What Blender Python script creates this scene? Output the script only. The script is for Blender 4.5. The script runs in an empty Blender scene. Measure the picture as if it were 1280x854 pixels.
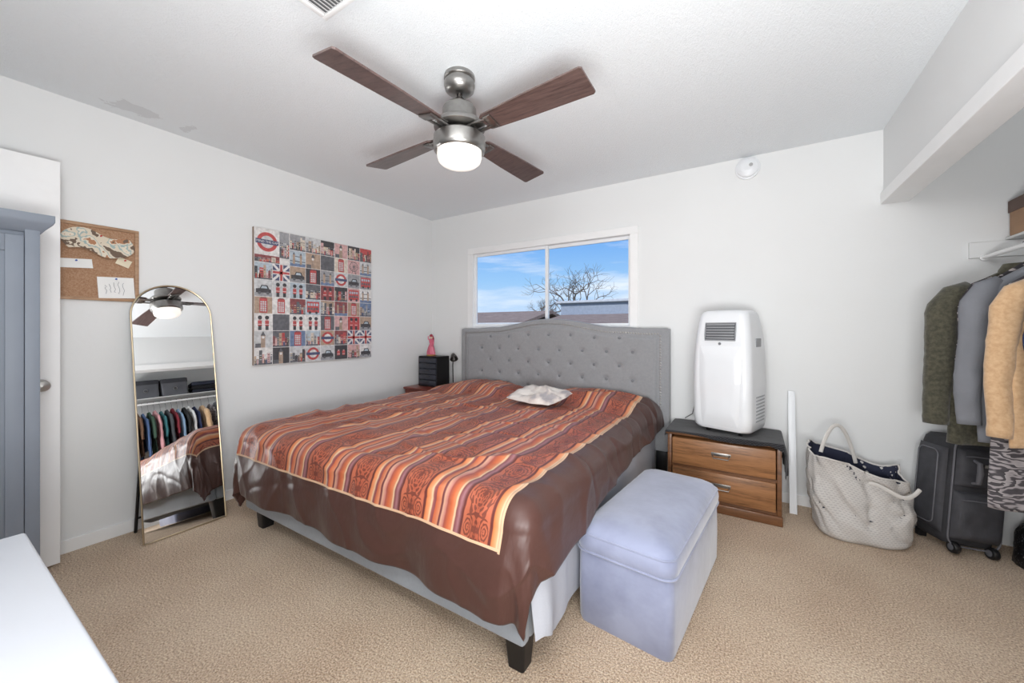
import bpy, bmesh, math, random
from math import sin, cos, pi, radians, sqrt, hypot, atan2
from mathutils import Vector, Matrix, noise
random.seed(7)
SC = bpy.context.scene
COL = SC.collection
SC.view_settings.view_transform = 'Standard'
SC.view_settings.look = 'None'

def c(r, g, b):
    f = lambda v: ((v/255)/12.92 if v/255 <= .04045 else (((v/255)+.055)/1.055)**2.4)
    return (f(r), f(g), f(b), 1)

# ---------------------------------------------------------------- node maths
class E:
    def __init__(s, nt, k): s.nt, s.k = nt, k
    def m(s, op, *a):
        n = s.nt.nodes.new('ShaderNodeMath'); n.operation = op
        for i, v in enumerate((s,)+a):
            if isinstance(v, E): s.nt.links.new(v.k, n.inputs[i])
            else: n.inputs[i].default_value = v
        return E(s.nt, n.outputs[0])
    def __add__(s, o): return s.m('ADD', o)
    def __sub__(s, o): return s.m('SUBTRACT', o)
    def __mul__(s, o): return s.m('MULTIPLY', o)
    def __truediv__(s, o): return s.m('DIVIDE', o)
    def fr(s): return s.m('FRACT')
    def ab(s): return s.m('ABSOLUTE')
    def sn(s): return s.m('SINE')
    def lt(s, o): return s.m('LESS_THAN', o)
    def gt(s, o): return s.m('GREATER_THAN', o)
    def mx(s, o): return s.m('MAXIMUM', o)
    def mn(s, o): return s.m('MINIMUM', o)

class Mat:
    def __init__(s, name, col=(.8,.8,.8,1), rough=.5, metal=0, spec=.5, sheen=0, coat=0):
        s.m = bpy.data.materials.new(name); s.m.use_nodes = True
        s.nt = s.m.node_tree; s.b = s.nt.nodes['Principled BSDF']
        s.b.inputs['Base Color'].default_value = col
        s.b.inputs['Roughness'].default_value = rough
        s.b.inputs['Metallic'].default_value = metal
        s.b.inputs['Specular IOR Level'].default_value = spec
        if sheen:
            s.b.inputs['Sheen Weight'].default_value = sheen
        if coat: s.b.inputs['Coat Weight'].default_value = coat
        s.m.diffuse_color = col
    def coord(s, kind='Object', scale=(1,1,1)):
        t = s.nt.nodes.new('ShaderNodeTexCoord'); mp = s.nt.nodes.new('ShaderNodeMapping')
        mp.inputs['Scale'].default_value = scale
        s.nt.links.new(t.outputs[kind], mp.inputs[0]); return mp.outputs[0]
    def xyz(s, kind='Object'):
        sp = s.nt.nodes.new('ShaderNodeSeparateXYZ'); s.nt.links.new(s.coord(kind), sp.inputs[0])
        return [E(s.nt, sp.outputs[i]) for i in range(3)]
    def noise(s, scale, detail=3, rough=.5, st=(1,1,1), kind='Object'):
        n = s.nt.nodes.new('ShaderNodeTexNoise'); n.inputs['Scale'].default_value = scale
        n.inputs['Detail'].default_value = detail; n.inputs['Roughness'].default_value = rough
        s.nt.links.new(s.coord(kind, st), n.inputs['Vector']); return E(s.nt, n.outputs['Fac'])
    def voro(s, scale, st=(1,1,1), kind='Object', feat='F1'):
        n = s.nt.nodes.new('ShaderNodeTexVoronoi'); n.inputs['Scale'].default_value = scale; n.feature = feat
        s.nt.links.new(s.coord(kind, st), n.inputs['Vector']); return E(s.nt, n.outputs['Distance'])
    def ramp(s, fac, stops, interp='LINEAR'):
        r = s.nt.nodes.new('ShaderNodeValToRGB'); r.color_ramp.interpolation = interp
        e = r.color_ramp.elements
        while len(e) > 1: e.remove(e[-1])
        e[0].position, e[0].color = stops[0]
        for p, col in stops[1:]:
            x = e.new(p); x.color = col
        s.nt.links.new(fac.k, r.inputs[0]); return r.outputs[0]
    def mix(s, fac, a, b):
        n = s.nt.nodes.new('ShaderNodeMix'); n.data_type = 'RGBA'
        if isinstance(fac, E): s.nt.links.new(fac.k, n.inputs[0])
        else: n.inputs[0].default_value = fac
        for v, i in ((a, 6), (b, 7)):
            if isinstance(v, tuple): n.inputs[i].default_value = v
            else: s.nt.links.new(v, n.inputs[i])
        return n.outputs[2]
    def color(s, sock): s.nt.links.new(sock, s.b.inputs['Base Color']); return s
    def bump(s, h, strength=.3, dist=.01):
        n = s.nt.nodes.new('ShaderNodeBump'); n.inputs['Strength'].default_value = strength
        n.inputs['Distance'].default_value = dist
        s.nt.links.new(h.k, n.inputs['Height']); s.nt.links.new(n.outputs[0], s.b.inputs['Normal']); return s

def dk(col, f): return (col[0]*f, col[1]*f, col[2]*f, 1)
def plain(name, col, rough=.5, metal=0, var=.12, vs=8, bs=0, bst=.2, **k):
    m = Mat(name, col, rough, metal, **k)
    n = m.noise(vs, 3)
    m.color(m.ramp(n, [(.3, dk(col, 1-var)), (.7, dk(col, 1+var*.5))]))
    if bs: m.bump(m.noise(bs, 4), bst, .005)
    return m.m
def wood(name, a, b, sc=6, st=(1,12,12), rough=.4, coat=.1):
    m = Mat(name, a, rough, coat=coat)
    n = m.noise(sc, 6, .65, st); n2 = m.noise(sc*5, 3, .5, st)
    m.color(m.ramp((n*.7+n2*.3), [(.32, b), (.5, a), (.68, dk(a, 1.35))])); m.bump(n2, .1, .002)
    return m.m

# ---------------------------------------------------------------- mesh builder
class MB:
    def __init__(s): s.v, s.f, s.mi, s.uv = [], [], [], []
    def add(s, vs, fs, mat=0, M=None, uv=None):
        o = len(s.v)
        for p in vs:
            p = Vector(p); s.v.append((M @ p) if M else p)
        s.uv += (uv if uv else [(0, 0)]*len(vs))
        for f in fs: s.f.append([i+o for i in f]); s.mi.append(mat)
        return s
    def box(s, x0, x1, y0, y1, z0, z1, bev=0, mat=0, M=None, seg=2):
        if bev <= 0:
            vs = [(x, y, z) for x in (x0, x1) for y in (y0, y1) for z in (z0, z1)]
            fs = [(0,1,3,2),(4,6,7,5),(0,4,5,1),(2,3,7,6),(0,2,6,4),(1,5,7,3)]
            return s.add(vs, fs, mat, M)
        bm = bmesh.new(); bmesh.ops.create_cube(bm, size=1)
        for v in bm.verts:
            v.co = Vector(((x0+x1)/2+v.co.x*(x1-x0), (y0+y1)/2+v.co.y*(y1-y0), (z0+z1)/2+v.co.z*(z1-z0)))
        bmesh.ops.bevel(bm, geom=bm.edges[:], offset=bev, segments=seg, profile=.5, affect='EDGES')
        bm.verts.index_update()
        vs = [v.co.copy() for v in bm.verts]; fs = [[v.index for v in f.verts] for f in bm.faces]; bm.free()
        return s.add(vs, fs, mat, M)
    def loft(s, rings, mat=0, cap=True, M=None, closed=True):
        n = len(rings[0]); vs = [p for r in rings for p in r]; fs = []
        for i in range(len(rings)-1):
            for j in range(n if closed else n-1):
                k = (j+1) % n
                fs.append((i*n+j, i*n+k, (i+1)*n+k, (i+1)*n+j))
        if cap:
            fs.append(list(range(n))[::-1]); fs.append([(len(rings)-1)*n+j for j in range(n)])
        return s.add(vs, fs, mat, M)
    def tube(s, pts, r, seg=8, mat=0, M=None, cap=True, flat=None, closed=False):
        pts = [Vector(p) for p in pts]; rings = []; prev = None; N = len(pts)
        for i, p in enumerate(pts):
            if closed: d = (pts[(i+1) % N]-pts[i-1])
            else: d = (pts[min(i+1, N-1)]-pts[max(i-1, 0)])
            d.normalize()
            if prev is None:
                a = Vector((0,0,1)) if abs(d.z) < .9 else Vector((1,0,0))
                u = d.cross(a).normalized()
            else: u = (prev-d*prev.dot(d)).normalized()
            prev = u; w = d.cross(u); rr = r[i] if isinstance(r, (list, tuple)) else r
            ring = []
            for k in range(seg):
                q = u*cos(2*pi*k/seg)*rr+w*sin(2*pi*k/seg)*rr
                if flat: q = Vector((q.x*flat[0], q.y*flat[1], q.z*flat[2]))
                ring.append(p+q)
            rings.append(ring)
        if closed: rings.append(rings[0]); cap = False
        return s.loft(rings, mat, cap, M)
    def lathe(s, prof, cen=(0,0,0), seg=32, mat=0, M=None, cap=True):
        rings = [[(cen[0]+r*cos(2*pi*k/seg), cen[1]+r*sin(2*pi*k/seg), cen[2]+z) for k in range(seg)] for r, z in prof]
        return s.loft(rings, mat, cap, M)
    def grid(s, fn, nu, nv, mat=0, M=None, uvf=None, flip=False):
        vs, uv = [], []
        for j in range(nv+1):
            for i in range(nu+1):
                vs.append(fn(i/nu, j/nv)); uv.append(uvf(i/nu, j/nv) if uvf else (i/nu, j/nv))
        fs = []
        for j in range(nv):
            for i in range(nu):
                a = j*(nu+1)+i; q = (a, a+1, a+nu+2, a+nu+1)
                fs.append(q[::-1] if flip else q)
        return s.add(vs, fs, mat, M, uv)
    def prism(s, poly, h0, h1, axis='y', mat=0, M=None):
        def P(a, b, h): return {'y': (a, h, b), 'x': (h, a, b), 'z': (a, b, h)}[axis]
        n = len(poly)
        vs = [P(a, b, h0) for a, b in poly]+[P(a, b, h1) for a, b in poly]
        fs = [list(range(n)), list(range(n, 2*n))[::-1]]+[(i, (i+1) % n, n+(i+1) % n, n+i) for i in range(n)]
        return s.add(vs, fs, mat, M)
    def build(s, name, mats, parent=None, smooth=True, label=None, cat=None, group=None, kind=None, ang=38, fix=True, origin=None):
        if not isinstance(mats, (list, tuple)): mats = [mats]
        me = bpy.data.meshes.new(name)
        vs = s.v
        if parent is None and origin is None:
            xs = [v.x for v in vs]; ys = [v.y for v in vs]; zs = [v.z for v in vs]
            origin = Vector(((min(xs)+max(xs))/2, (min(ys)+max(ys))/2, min(zs)))
        off = Vector(origin) if origin is not None and parent is None else Vector((0,0,0))
        me.from_pydata([tuple(v-off) for v in vs], [], s.f)
        me.polygons.foreach_set('material_index', s.mi)
        ul = me.uv_layers.new(name='UVMap')
        for l in me.loops: ul.data[l.index].uv = s.uv[l.vertex_index]
        if fix:
            bm = bmesh.new(); bm.from_mesh(me); bmesh.ops.recalc_face_normals(bm, faces=bm.faces[:]); bm.to_mesh(me); bm.free()
        for m in mats: me.materials.append(m)
        if smooth:
            me.shade_smooth(); me.set_sharp_from_angle(angle=radians(ang))
        o = bpy.data.objects.new(name, me); COL.objects.link(o)
        if parent: o.parent = parent
        else: o.location = off
        if label: o['label'] = label
        if cat: o['category'] = cat
        if group: o['group'] = group
        if kind: o['kind'] = kind
        return o

def thing(name, label, cat, loc, rz=0, group=None, rot=None):
    o = bpy.data.objects.new(name, None); COL.objects.link(o)
    o.location = loc; o.rotation_euler = rot if rot else (0, 0, rz); o.empty_display_size = .1
    o['label'] = label; o['category'] = cat
    if group: o['group'] = group
    return o
def rr(w, d, r, cx=0, cy=0, z=0, n=5):
    out = []
    for sx, sy, a0 in ((1,1,0), (-1,1,pi/2), (-1,-1,pi), (1,-1,3*pi/2)):
        for k in range(n+1):
            a = a0+k/n*pi/2
            out.append((cx+sx*(w/2-r)+r*cos(a), cy+sy*(d/2-r)+r*sin(a), z))
    return out
def nz(x, y, z=0): return noise.noise(Vector((x, y, z)))

# ---------------------------------------------------------------- materials
def wallmat(name, col, bs=220, st=.12):
    m = Mat(name, col, .75, spec=.25)
    n = m.noise(1.3, 3); m.color(m.ramp(n, [(.3, dk(col, .97)), (.7, col)])); m.bump(m.noise(bs, 3)*.5+m.noise(40, 3), st, .004); return m
WALL = wallmat('wall_paint', c(231, 232, 232)).m
mc = Mat('ceiling_paint', c(236, 240, 243), .8, spec=.2)
x, y, z = mc.xyz('Object')
# ceiling object is built with its origin at the world origin: patches of bare repair near the left wall
n = mc.noise(9, 4, .6)
d1 = ((x-.16)*(x-.16)*30+(y+2.57)*(y+2.57)*12).m('SQRT')
d2 = ((x-.15)*(x-.15)*40+(y+2.30)*(y+2.30)*60).m('SQRT')
pa = ((d1+n*1.6).lt(1.15)).mx((d2+n*1.6).lt(1.1))
mc.color(mc.mix(pa, c(236, 240, 243), c(222, 225, 228)))
mc.bump(mc.noise(60, 4, .6, (2.5, 1, 1))+mc.noise(170, 2)*.6, .42, .008)
CEIL = mc.m
TRIM = plain('trim_white_paint', c(240, 240, 240), .45, var=.02)
mcar = Mat('beige_carpet', c(214, 186, 158), .95, spec=.1, sheen=.3)
n1 = mcar.noise(150, 3, .85); n2 = mcar.noise(2.5, 3); n3 = mcar.voro(140)
mcar.color(mcar.ramp(n1*.88+n2*.12, [(.36, c(126, 92, 66)), (.44, c(192, 158, 126)), (.52, c(222, 194, 164)), (.60, c(252, 234, 208))]))
mcar.bump(n1+n3*.5, .85, .011)
CARPET = mcar.m
NICKEL = plain('brushed_nickel', c(160, 158, 155), .34, 1, var=.1, vs=40)
DARKMETAL = plain('dark_metal', c(84, 80, 78), .35, .9)
BLACK = plain('black_plastic', c(22, 22, 24), .45)
WHITEPL = plain('white_plastic', c(232, 234, 237), .3, var=.02)
BRASS = plain('pale_brass', c(206, 188, 158), .35, 1, var=.05)
GREYUP = plain('grey_linen_upholstery', c(148, 149, 152), .9, var=.06, vs=60, bs=500, bst=.3, sheen=.3)
RAILUP = plain('pale_grey_rail_upholstery', c(150, 157, 166), .9, var=.06, vs=60, bs=500, bst=.3, sheen=.3)

# ---------------------------------------------------------------- room shell
XC, XB, YS, H = 3.81, 4.55, -3.62, 2.44
def S(name, mb, mat, smooth=False, **k): return mb.build(name, mat, None, smooth, kind='structure', **k)
S('floor', MB().box(-.15, XB+.15, YS-.15, .15, -.1, 0), CARPET, origin=(0,0,0))
S('ceiling', MB().box(-.15, XB+.15, YS-.15, .15, H, H+.1), CEIL, origin=(0,0,0))
S('wall_left', MB().box(-.12, 0, YS-.12, .12, 0, H), WALL, origin=(0,0,0))
S('wall_front', MB().box(0, XB, YS-.12, YS, 0, H), WALL, origin=(0,0,0))
S('wall_right', MB().box(XB, XB+.12, YS-.12, .12, 0, H), WALL, origin=(0,0,0))
WX0, WX1, WZ0, WZ1 = .56, 2.29, 1.19, 2.025
S('wall_back', MB().box(0, WX0, 0, .12, 0, H).box(WX1, XB, 0, .12, 0, H).box(WX0, WX1, 0, .12, 0, WZ0).box(WX0, WX1, 0, .12, WZ1, H), WALL, origin=(0,0,0))
S('wall_closet', MB().box(XC, XC+.1, YS, 0, 1.99, H), WALL, origin=(0,0,0))
S('trim_1', MB().box(XC-.014, XC+.115, YS, -.001, 1.975, 2.045, .003), TRIM)
S('baseboard_back', MB().box(.013, 3.99, -.012, 0, 0, .07, .003), TRIM)
S('baseboard_left', MB().box(0, .012, YS+.02, -.001, 0, .07, .003), TRIM)

# window
wf = MB()
wf.box(WX0-.03, WX1+.03, -.014, .07, WZ1-.035, WZ1+.03, .004).box(WX0-.03, WX1+.03, -.03, .07, WZ0-.03, WZ0+.03, .004)
wf.box(WX0-.029, WX0+.038, -.012, .068, WZ0+.03, WZ1-.035).box(WX1-.038, WX1+.029, -.012, .068, WZ0+.03, WZ1-.035)
win = S('window_1', wf, TRIM, origin=(1.42, 0, WZ0))
VINYL = plain('white_vinyl', c(240, 242, 244), .35, var=.02)
gm = bpy.data.materials.new('window_glass'); gm.use_nodes = True; nt = gm.node_tree; nt.nodes.clear()
o_ = nt.nodes.new('ShaderNodeOutputMaterial'); mx = nt.nodes.new('ShaderNodeMixShader'); tr = nt.nodes.new('ShaderNodeBsdfTransparent'); gl = nt.nodes.new('ShaderNodeBsdfGlossy')
gl.inputs['Roughness'].default_value = .25; mx.inputs[0].default_value = .008
nt.links.new(tr.outputs[0], mx.inputs[1]); nt.links.new(gl.outputs[0], mx.inputs[2]); nt.links.new(mx.outputs[0], o_.inputs[0])
GLASS = gm
xm = 1.455
for a, b, yy in ((WX0+.036, xm+.02, .015), (xm-.018, WX1-.036, .041)):
    z0, z1 = WZ0+.028, WZ1-.033; w = .03
    L = Vector((1.42, 0, WZ0))
    f = MB().box(a, a+w, yy, yy+.024, z0, z1, .003).box(b-w, b, yy, yy+.024, z0, z1, .003).box(a+w, b-w, yy+.001, yy+.023, z0, z0+w).box(a+w, b-w, yy+.001, yy+.023, z1-w, z1)
    f.v = [v-L for v in f.v]; so = f.build('window_sash', VINYL, win)
    g = MB().box(a+w, b-w, yy+.01, yy+.014, z0+w, z1-w); g.v = [v-L for v in g.v]; g.build('window_pane', GLASS, so, smooth=False)

# open door against left wall
dr = MB().box(.105, .14, -3.58, -2.815, .012, 2.045, .002)
door = S('door_1', dr, TRIM, origin=(.12, -3.2, 0))
kn = MB().lathe([(.03,0),(.03,.006),(.012,.01),(.011,.03),(.022,.038),(.028,.052),(.024,.066),(.0,.07)], seg=20, M=Matrix.Translation((.02, -2.88+3.2, .92)) @ Matrix.Rotation(pi/2, 4, 'Y'))
kn.build('door_knob', NICKEL, door)

# ceiling vent
vt = thing('ceiling_vent', 'white slotted air vent on the ceiling near the fan', 'vent', (1.805, -2.44, H-.012))
MB().box(-.13, .13, .075, .095, 0, .012, .003).box(-.13, .13, -.095, -.075, 0, .012, .003).box(-.13, -.11, -.075, .075, 0, .012, .003).box(.11, .13, -.075, .075, 0, .012, .003).build('frame', TRIM, vt)
sl = MB()
for i in range(13):
    xx = -.104+i*.0173
    sl.box(-.007, .007, -.075, .075, -.0008, .0008, M=Matrix.Translation((xx, 0, .005)) @ Matrix.Rotation(.5, 4, 'Y'))
sl.build('slat', plain('vent_slats', c(214, 214, 214), .5), vt, smooth=False)
MB().box(-.12, .12, -.085, .085, .0105, .0115).build('backing', plain('vent_dark', c(110, 110, 112), .8), vt, smooth=False)

# smoke detector
sd = thing('smoke_detector', 'round white smoke detector high on the back wall', 'smoke detector', (3.09, -.001, 2.356), rot=(pi/2, 0, 0))
MB().lathe([(.078,0),(.078,.012),(.07,.016)], seg=40).build('base', WHITEPL, sd)
MB().lathe([(.068,.016),(.068,.03),(.055,.04),(.02,.043),(0.001,.043)], seg=40).build('cover', WHITEPL, sd)
MB().lathe([(.012,.043),(.012,.046),(.001,.047)], (.02,.01,0), seg=16).build('test_button', plain('grey_button', c(170,170,170), .5), sd)

# ---------------------------------------------------------------- ceiling fan
FX, FY = 1.898, -1.79
fan = thing('ceiling_fan', 'four blade dark wood ceiling fan with brushed nickel body and lit lamp', 'ceiling fan', (FX, FY, 1.99))
MB().lathe([(.001,.45),(.074,.45),(.076,.432),(.072,.427),(.068,.426),(.068,.419),(.074,.417),(.076,.402),(.070,.38),(.052,.365),(.03,.358),(.001,.357)], seg=40).build('canopy', NICKEL, fan)
MB().lathe([(.014,.36),(.014,.30)], seg=16).lathe([(.024,.335),(.028,.328),(.028,.312),(.001,.31)], seg=24).build('downrod', DARKMETAL, fan)
MB().lathe([(.001,.318),(.030,.318),(.050,.311),(.074,.298),(.082,.284),(.084,.240),(.089,.228),(.114,.216),(.124,.202),(.124,.190),(.114,.182),(.06,.178),(.001,.178)], seg=56).build('motor_housing', NICKEL, fan)
MB().lathe([(.05,.168),(.114,.155),(.126,.145),(.128,.095),(.124,.080),(.114,.072),(.111,.082),(.001,.082)], seg=56).build('lamp_ring', NICKEL, fan)
gm2 = Mat('lit_frosted_glass', (.9,.9,.88,1), .4)
lwn = gm2.nt.nodes.new('ShaderNodeLayerWeight'); lwn.inputs[0].default_value = .35
gm2.nt.links.new(gm2.ramp(E(gm2.nt, lwn.outputs['Facing']), [(0, (1,.97,.92,1)), (.45, (.88,.81,.72,1)), (1, (.36,.31,.27,1))]), gm2.b.inputs['Emission Color']); gm2.b.inputs['Emission Strength'].default_value = .9
MB().lathe([(.108,.081),(.108,.05),(.102,.030),(.085,.016),(.05,.008),(.001,.005)], seg=56).build('glass_shade', gm2.m, fan)
BLW = wood('walnut_blade', c(92, 74, 70), c(60, 46, 44), 5, (1.2, 14, 8), .3)
for k in range(4):
    a = radians(-4+90*k)
    R = Matrix.Rotation(a, 4, 'Z') @ Matrix.Translation((0, 0, .172)) @ Matrix.Rotation(radians(-11), 4, 'X')
    pl = [(.16,-.040),(.175,-.050),(.41,-.064),(.675,-.072),(.685,-.065),(.685,.065),(.675,.072),(.41,.064),(.175,.050),(.16,.040)]
    MB().prism(pl, -.004, .004, 'z', M=R).build('blade', BLW, fan, smooth=False)
    MB().box(.075, .210, -.034, -.020, -.014, -.004, .002, M=R).box(.075, .210, .020, .034, -.014, -.004, .002, M=R).box(.180, .222, -.042, .042, -.014, -.0042, .003, M=R).box(.10,.19,-.022,.022,.004,.011,.002,M=R).build('blade_bracket', NICKEL, fan)

# ---------------------------------------------------------------- bed
bed = thing('bed', 'king size grey upholstered bed with arched button tufted headboard and black feet', 'bed', (1.5, -1.1, 0))
BX, BY = 1.5, -1.1
fr = MB()
fr.box(.52-BX, 2.465-BX, -2.14-BY, -2.09-BY, .12, .37, .014, seg=3)
fr.box(.52-BX, .57-BX, -2.09-BY, -.12-BY, .12, .37, .014, seg=3).box(2.415-BX, 2.465-BX, -2.09-BY, -.12-BY, .12, .37, .014, seg=3)
fr.box(.57-BX, 2.415-BX, -2.09-BY, -.12-BY, .25, .285)
fr.build('bed_frame', RAILUP, bed)
for lx, ly in ((.60, -2.06), (2.41, -2.07), (.60, -.3), (2.385, -.3), (1.5, -1.1)):
    MB().loft([rr(.065,.065,.01,lx-BX,ly-BY,0), rr(.085,.085,.012,lx-BX,ly-BY,.125)]).build('leg', BLACK, bed)
def hb_top(u):      # u 0..1 across
    a = abs(u-.5)*2
    if a > .80: return 1.205
    if a > .56:
        k = (.80-a)/.24; return 1.205+.012*sin(k*pi/2)
    k = (.56-a)/.56
    return 1.217+.075*sin(k*pi/2)**1.5
hx0, hx1 = .52, 2.575
def hbz(x): return hb_top((x-hx0)/(hx1-hx0))
hb = MB()
NU = 80
rings = []
for i in range(NU+1):
    x = hx0+(hx1-hx0)*i/NU; zt = hbz(x); e = .012 if i in (0, NU) else 0
    b = .018
    rings.append([(x-BX, yy-BY, zz) for yy, zz in ((-.02-e,.25),(-.02-e,zt-b),(-.026-e,zt-b*.3),(-.045,zt-e),(-.085,zt-e),(-.104+e,zt-b*.3),(-.11+e,zt-b),(-.11+e,.25))])
hb.loft(rings, 0)
hbo = hb.build('headboard', GREYUP, bed, ang=60)
for lx in (.58, 2.515): MB().box(lx-.04-BX, lx+.04-BX, -.09-BY, -.04-BY, 0, .26, .004).build('leg', BLACK, bed)
btn = []
rows = [(1.125, 0), (1.01, 1), (.895, 0), (.78, 1), (.665, 0)]
sp = .215; hc = (hx0+hx1)/2
for zz, odd in rows:
    n_ = 8 if odd else 7
    for k in range(n_):
        btn.append((hc+(k-(n_-1)/2)*sp, zz+(.02 if abs(k-(n_-1)/2) < 2 and zz > 1.1 else 0)))
px0, px1 = hx0+.085, hx1-.085
def tuft(u, v):
    x = px0+(px1-px0)*u; zt = hbz(x)-.068; z = .45+(zt-.45)*v
    d = .016
    e = min((x-px0)/.02, (px1-x)/.02, (zt-z)/.02, 1); d *= max(e, 0)**.5
    for bx, bz in btn:
        rr_ = (x-bx)**2+(z-bz)**2
        if rr_ < .02:
            d -= .014*math.exp(-rr_/.0005)+.003*math.exp(-rr_/.005)
    a = ((x-hc)/sp+(z-1.01)/.23+.5); b = ((x-hc)/sp-(z-1.01)/.23+.5)
    for q in (a, b):
        q = abs(q-round(q)); d -= .0012*math.exp(-(q/.05)**2)*max(e, 0)
    return (x-BX, -.1095-d-BY, z)
MB().grid(tuft, 170, 70).build('tufted_panel', GREYUP, hbo, ang=80)
BUT = plain('grey_button_fabric', c(124,126,131), .8)
b0 = MB().lathe([(.012,0),(.012,.002),(.009,.005),(.001,.007)], seg=12, M=Matrix.Rotation(pi/2, 4, 'X'))
b0o = b0.build('button', BUT, hbo)
for i, (bx, bz) in enumerate(btn):
    if bz < .6: continue
    o = b0o if i == 0 else b0o.copy()
    if i: COL.objects.link(o)
    o.parent = hbo; o.location = (bx-BX, -.112-BY, bz)
nh = MB(); pts = []
z = .45
while z < hbz(px0)-.045: pts.append((px0-.022, z)); pts.append((px1+.022, z)); z += .021
x = px0-.022
while x < px1+.024: pts.append((x, hbz(x)-.045)); x += .021
for x, z in pts: nh.lathe([(.0075,0),(.006,.003),(.001,.005)], seg=8, M=Matrix.Translation((x-BX, -.1105-BY, z)) @ Matrix.Rotation(pi/2, 4, 'X'))
nh.build('nailhead_trim', NICKEL, hbo)

MB().box(.575, 2.41, -2.08, -.125, .292, .565, .05, seg=4).build('mattress', plain('white_mattress_ticking', c(225,225,228), .8), label='thick pale mattress under the sheet and comforter on the bed', cat='mattress')

def drape(s, t, X0, X1, Y0, top, r, flare, soft=.35):
    qx = min(max(s, X0+r), X1-r); qy = max(t, Y0+r)
    dx, dy = s-qx, t-qy; d = hypot(dx, dy)
    if d < 1e-6: return Vector((s, t, top)), Vector((0,0,1)), 0
    n = Vector((dx/d, dy/d, 0)); m = max(abs(dx), abs(dy)); de = m+soft*(d-m)
    L = r*pi/2
    if de < L:
        a = de/r; return Vector((qx, qy, top-r*(1-cos(a))))+n*r*sin(a), (n*sin(a)+Vector((0,0,cos(a)))), 0
    k = de-L
    return Vector((qx, qy, top-r-k*sqrt(1-flare*flare)))+n*(r+flare*k), n, k

# sheet
def sheetf(u, v):
    t = -2.135+2.005*v; smax = 2.475-.05+.08+.45+.02*nz(t*3, 4)-.085*max(0, min(1, (-1.95-t)/.15))
    s = 1.2+(smax-1.2)*u
    p, n, k = drape(s, t, .5, 2.477, -2.5, .578, .05, .0)
    ft = max(0, min(1, (-1.80-t)/.25))
    kk = min(k/.35, 1)
    w = .006*kk*(1+sin(t*15+1.5*nz(t*2, k*2))) + ft*kk*(.026+.022*sin(t*21+k*3))
    return p+n*w
sm = Mat('grey_cotton_sheet', c(190,193,202), .8); sm.bump(sm.noise(10, 4, .5)*1.0+sm.noise(300,2)*.05, .3, .02)
so = MB().grid(sheetf, 110, 150).build('bed_sheet', sm.m, label='pale grey fitted sheet hanging down the right side of the bed', cat='sheet', ang=180)

# comforter
cm = Mat('striped_satin_comforter', c(150,60,35), .44, spec=.4, sheen=.05)
u_, v_, w_ = cm.xyz('UV')
warp = (cm.noise(4, 2, kind='UV')-.5)*.003
uu = u_+warp
f = ((uu-1.275)/.32+10).fr()
K = lambda *a: c(*[min(255, v*1.0) for v in a])
stripe = cm.ramp(f, [(0.0, K(98,50,46)), (.02, K(98,50,46)), (.03, K(176,98,72)), (.22, K(164,84,60)), (.39, K(176,98,72)), (.405, K(98,48,44)), (.43, K(98,48,44)),
    (.445, K(206,120,72)), (.50, K(214,148,106)), (.51, K(210,176,142)), (.525, K(210,176,142)), (.54, K(148,86,84)), (.575, K(126,68,70)),
    (.59, K(188,96,60)), (.66, K(200,130,96)), (.67, K(106,56,58)), (.69, K(106,56,58)), (.705, K(198,152,128)), (.75, K(176,114,104)),
    (.765, K(146,76,64)), (.82, K(186,94,58)), (.875, K(200,126,86)), (.885, K(206,172,140)), (.90, K(206,172,140)), (.915, K(120,64,66)), (.96, K(152,106,110)), (1, K(98,50,46))])
CH_ = .235
wx = (cm.noise(38, 2, kind='UV')-.5)*.16
a = (f-.215)/.17
b = ((v_+10)/CH_).fr()*2-1
aa = a.ab()+wx; bb = b.ab()
th = b.m('ARCTAN2', aa*.72)
rad = ((aa*.72)*(aa*.72)+b*b).m('SQRT')
lob = (th*8).sn()*.06
scroll = ((th*7+rad*30).sn()+(rad*52-th*5).sn()*.7+(th*11-rad*20).sn()*.4).gt(.0)
med = (rad+lob).lt(.74)*scroll
rimm = (rad+lob).gt(.67)*(rad+lob).lt(.74)
heart = rad.lt(.12)
rb = bb*-1+1
a2 = aa-.60; r2 = ((a2*.8)*(a2*.8)+rb*rb*1.2).m('SQRT'); th2 = rb.m('ARCTAN2', a2)
swirl = ((th2*3+r2*46).sn()+(th2*5-r2*30).sn()*.5).gt(.0)*r2.lt(.38)
bud = (aa+rb*1.1).lt(.32)*((aa*34).sn()+(rb*40).sn()).gt(-.4)
dark = (med.mx(rimm).mx(heart).mx(swirl).mx(bud))*aa.lt(1.0)
col1 = cm.mix(dark*.72, stripe, c(82,42,38))
bsR = (u_-0).gt(2.415); bsL = u_.lt(.395); bsB = v_.lt(-2.285)
bord = bsR.mx(bsL).mx(bsB)
ln = ((u_-2.411).ab().lt(.0045)*v_.gt(-2.29)).mx((u_-.399).ab().lt(.0045)*v_.gt(-2.29)).mx((v_+2.281).ab().lt(.0045)*u_.gt(.395)*u_.lt(2.415))
col2 = cm.mix(bord, col1, c(76,49,43))
col3 = cm.mix(ln, col2, c(210,174,142))
cm.color(col3)
cm.bump(cm.noise(8, 3, .5, (1.3,.7,1), 'UV')*1.6+cm.noise(24, 3, .5, (1,.6,1), 'UV')*.4, .22, .02)
T0 = -2.51
def srange(t):
    k = min(1, max(0, (t+2.15)/.95)); sR = 2.715-.075*k
    k2 = min(1, max(0, (t+.95)/.45)); sL = .125+.325*k2*k2*(3-2*k2)
    return sL, sR
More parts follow.
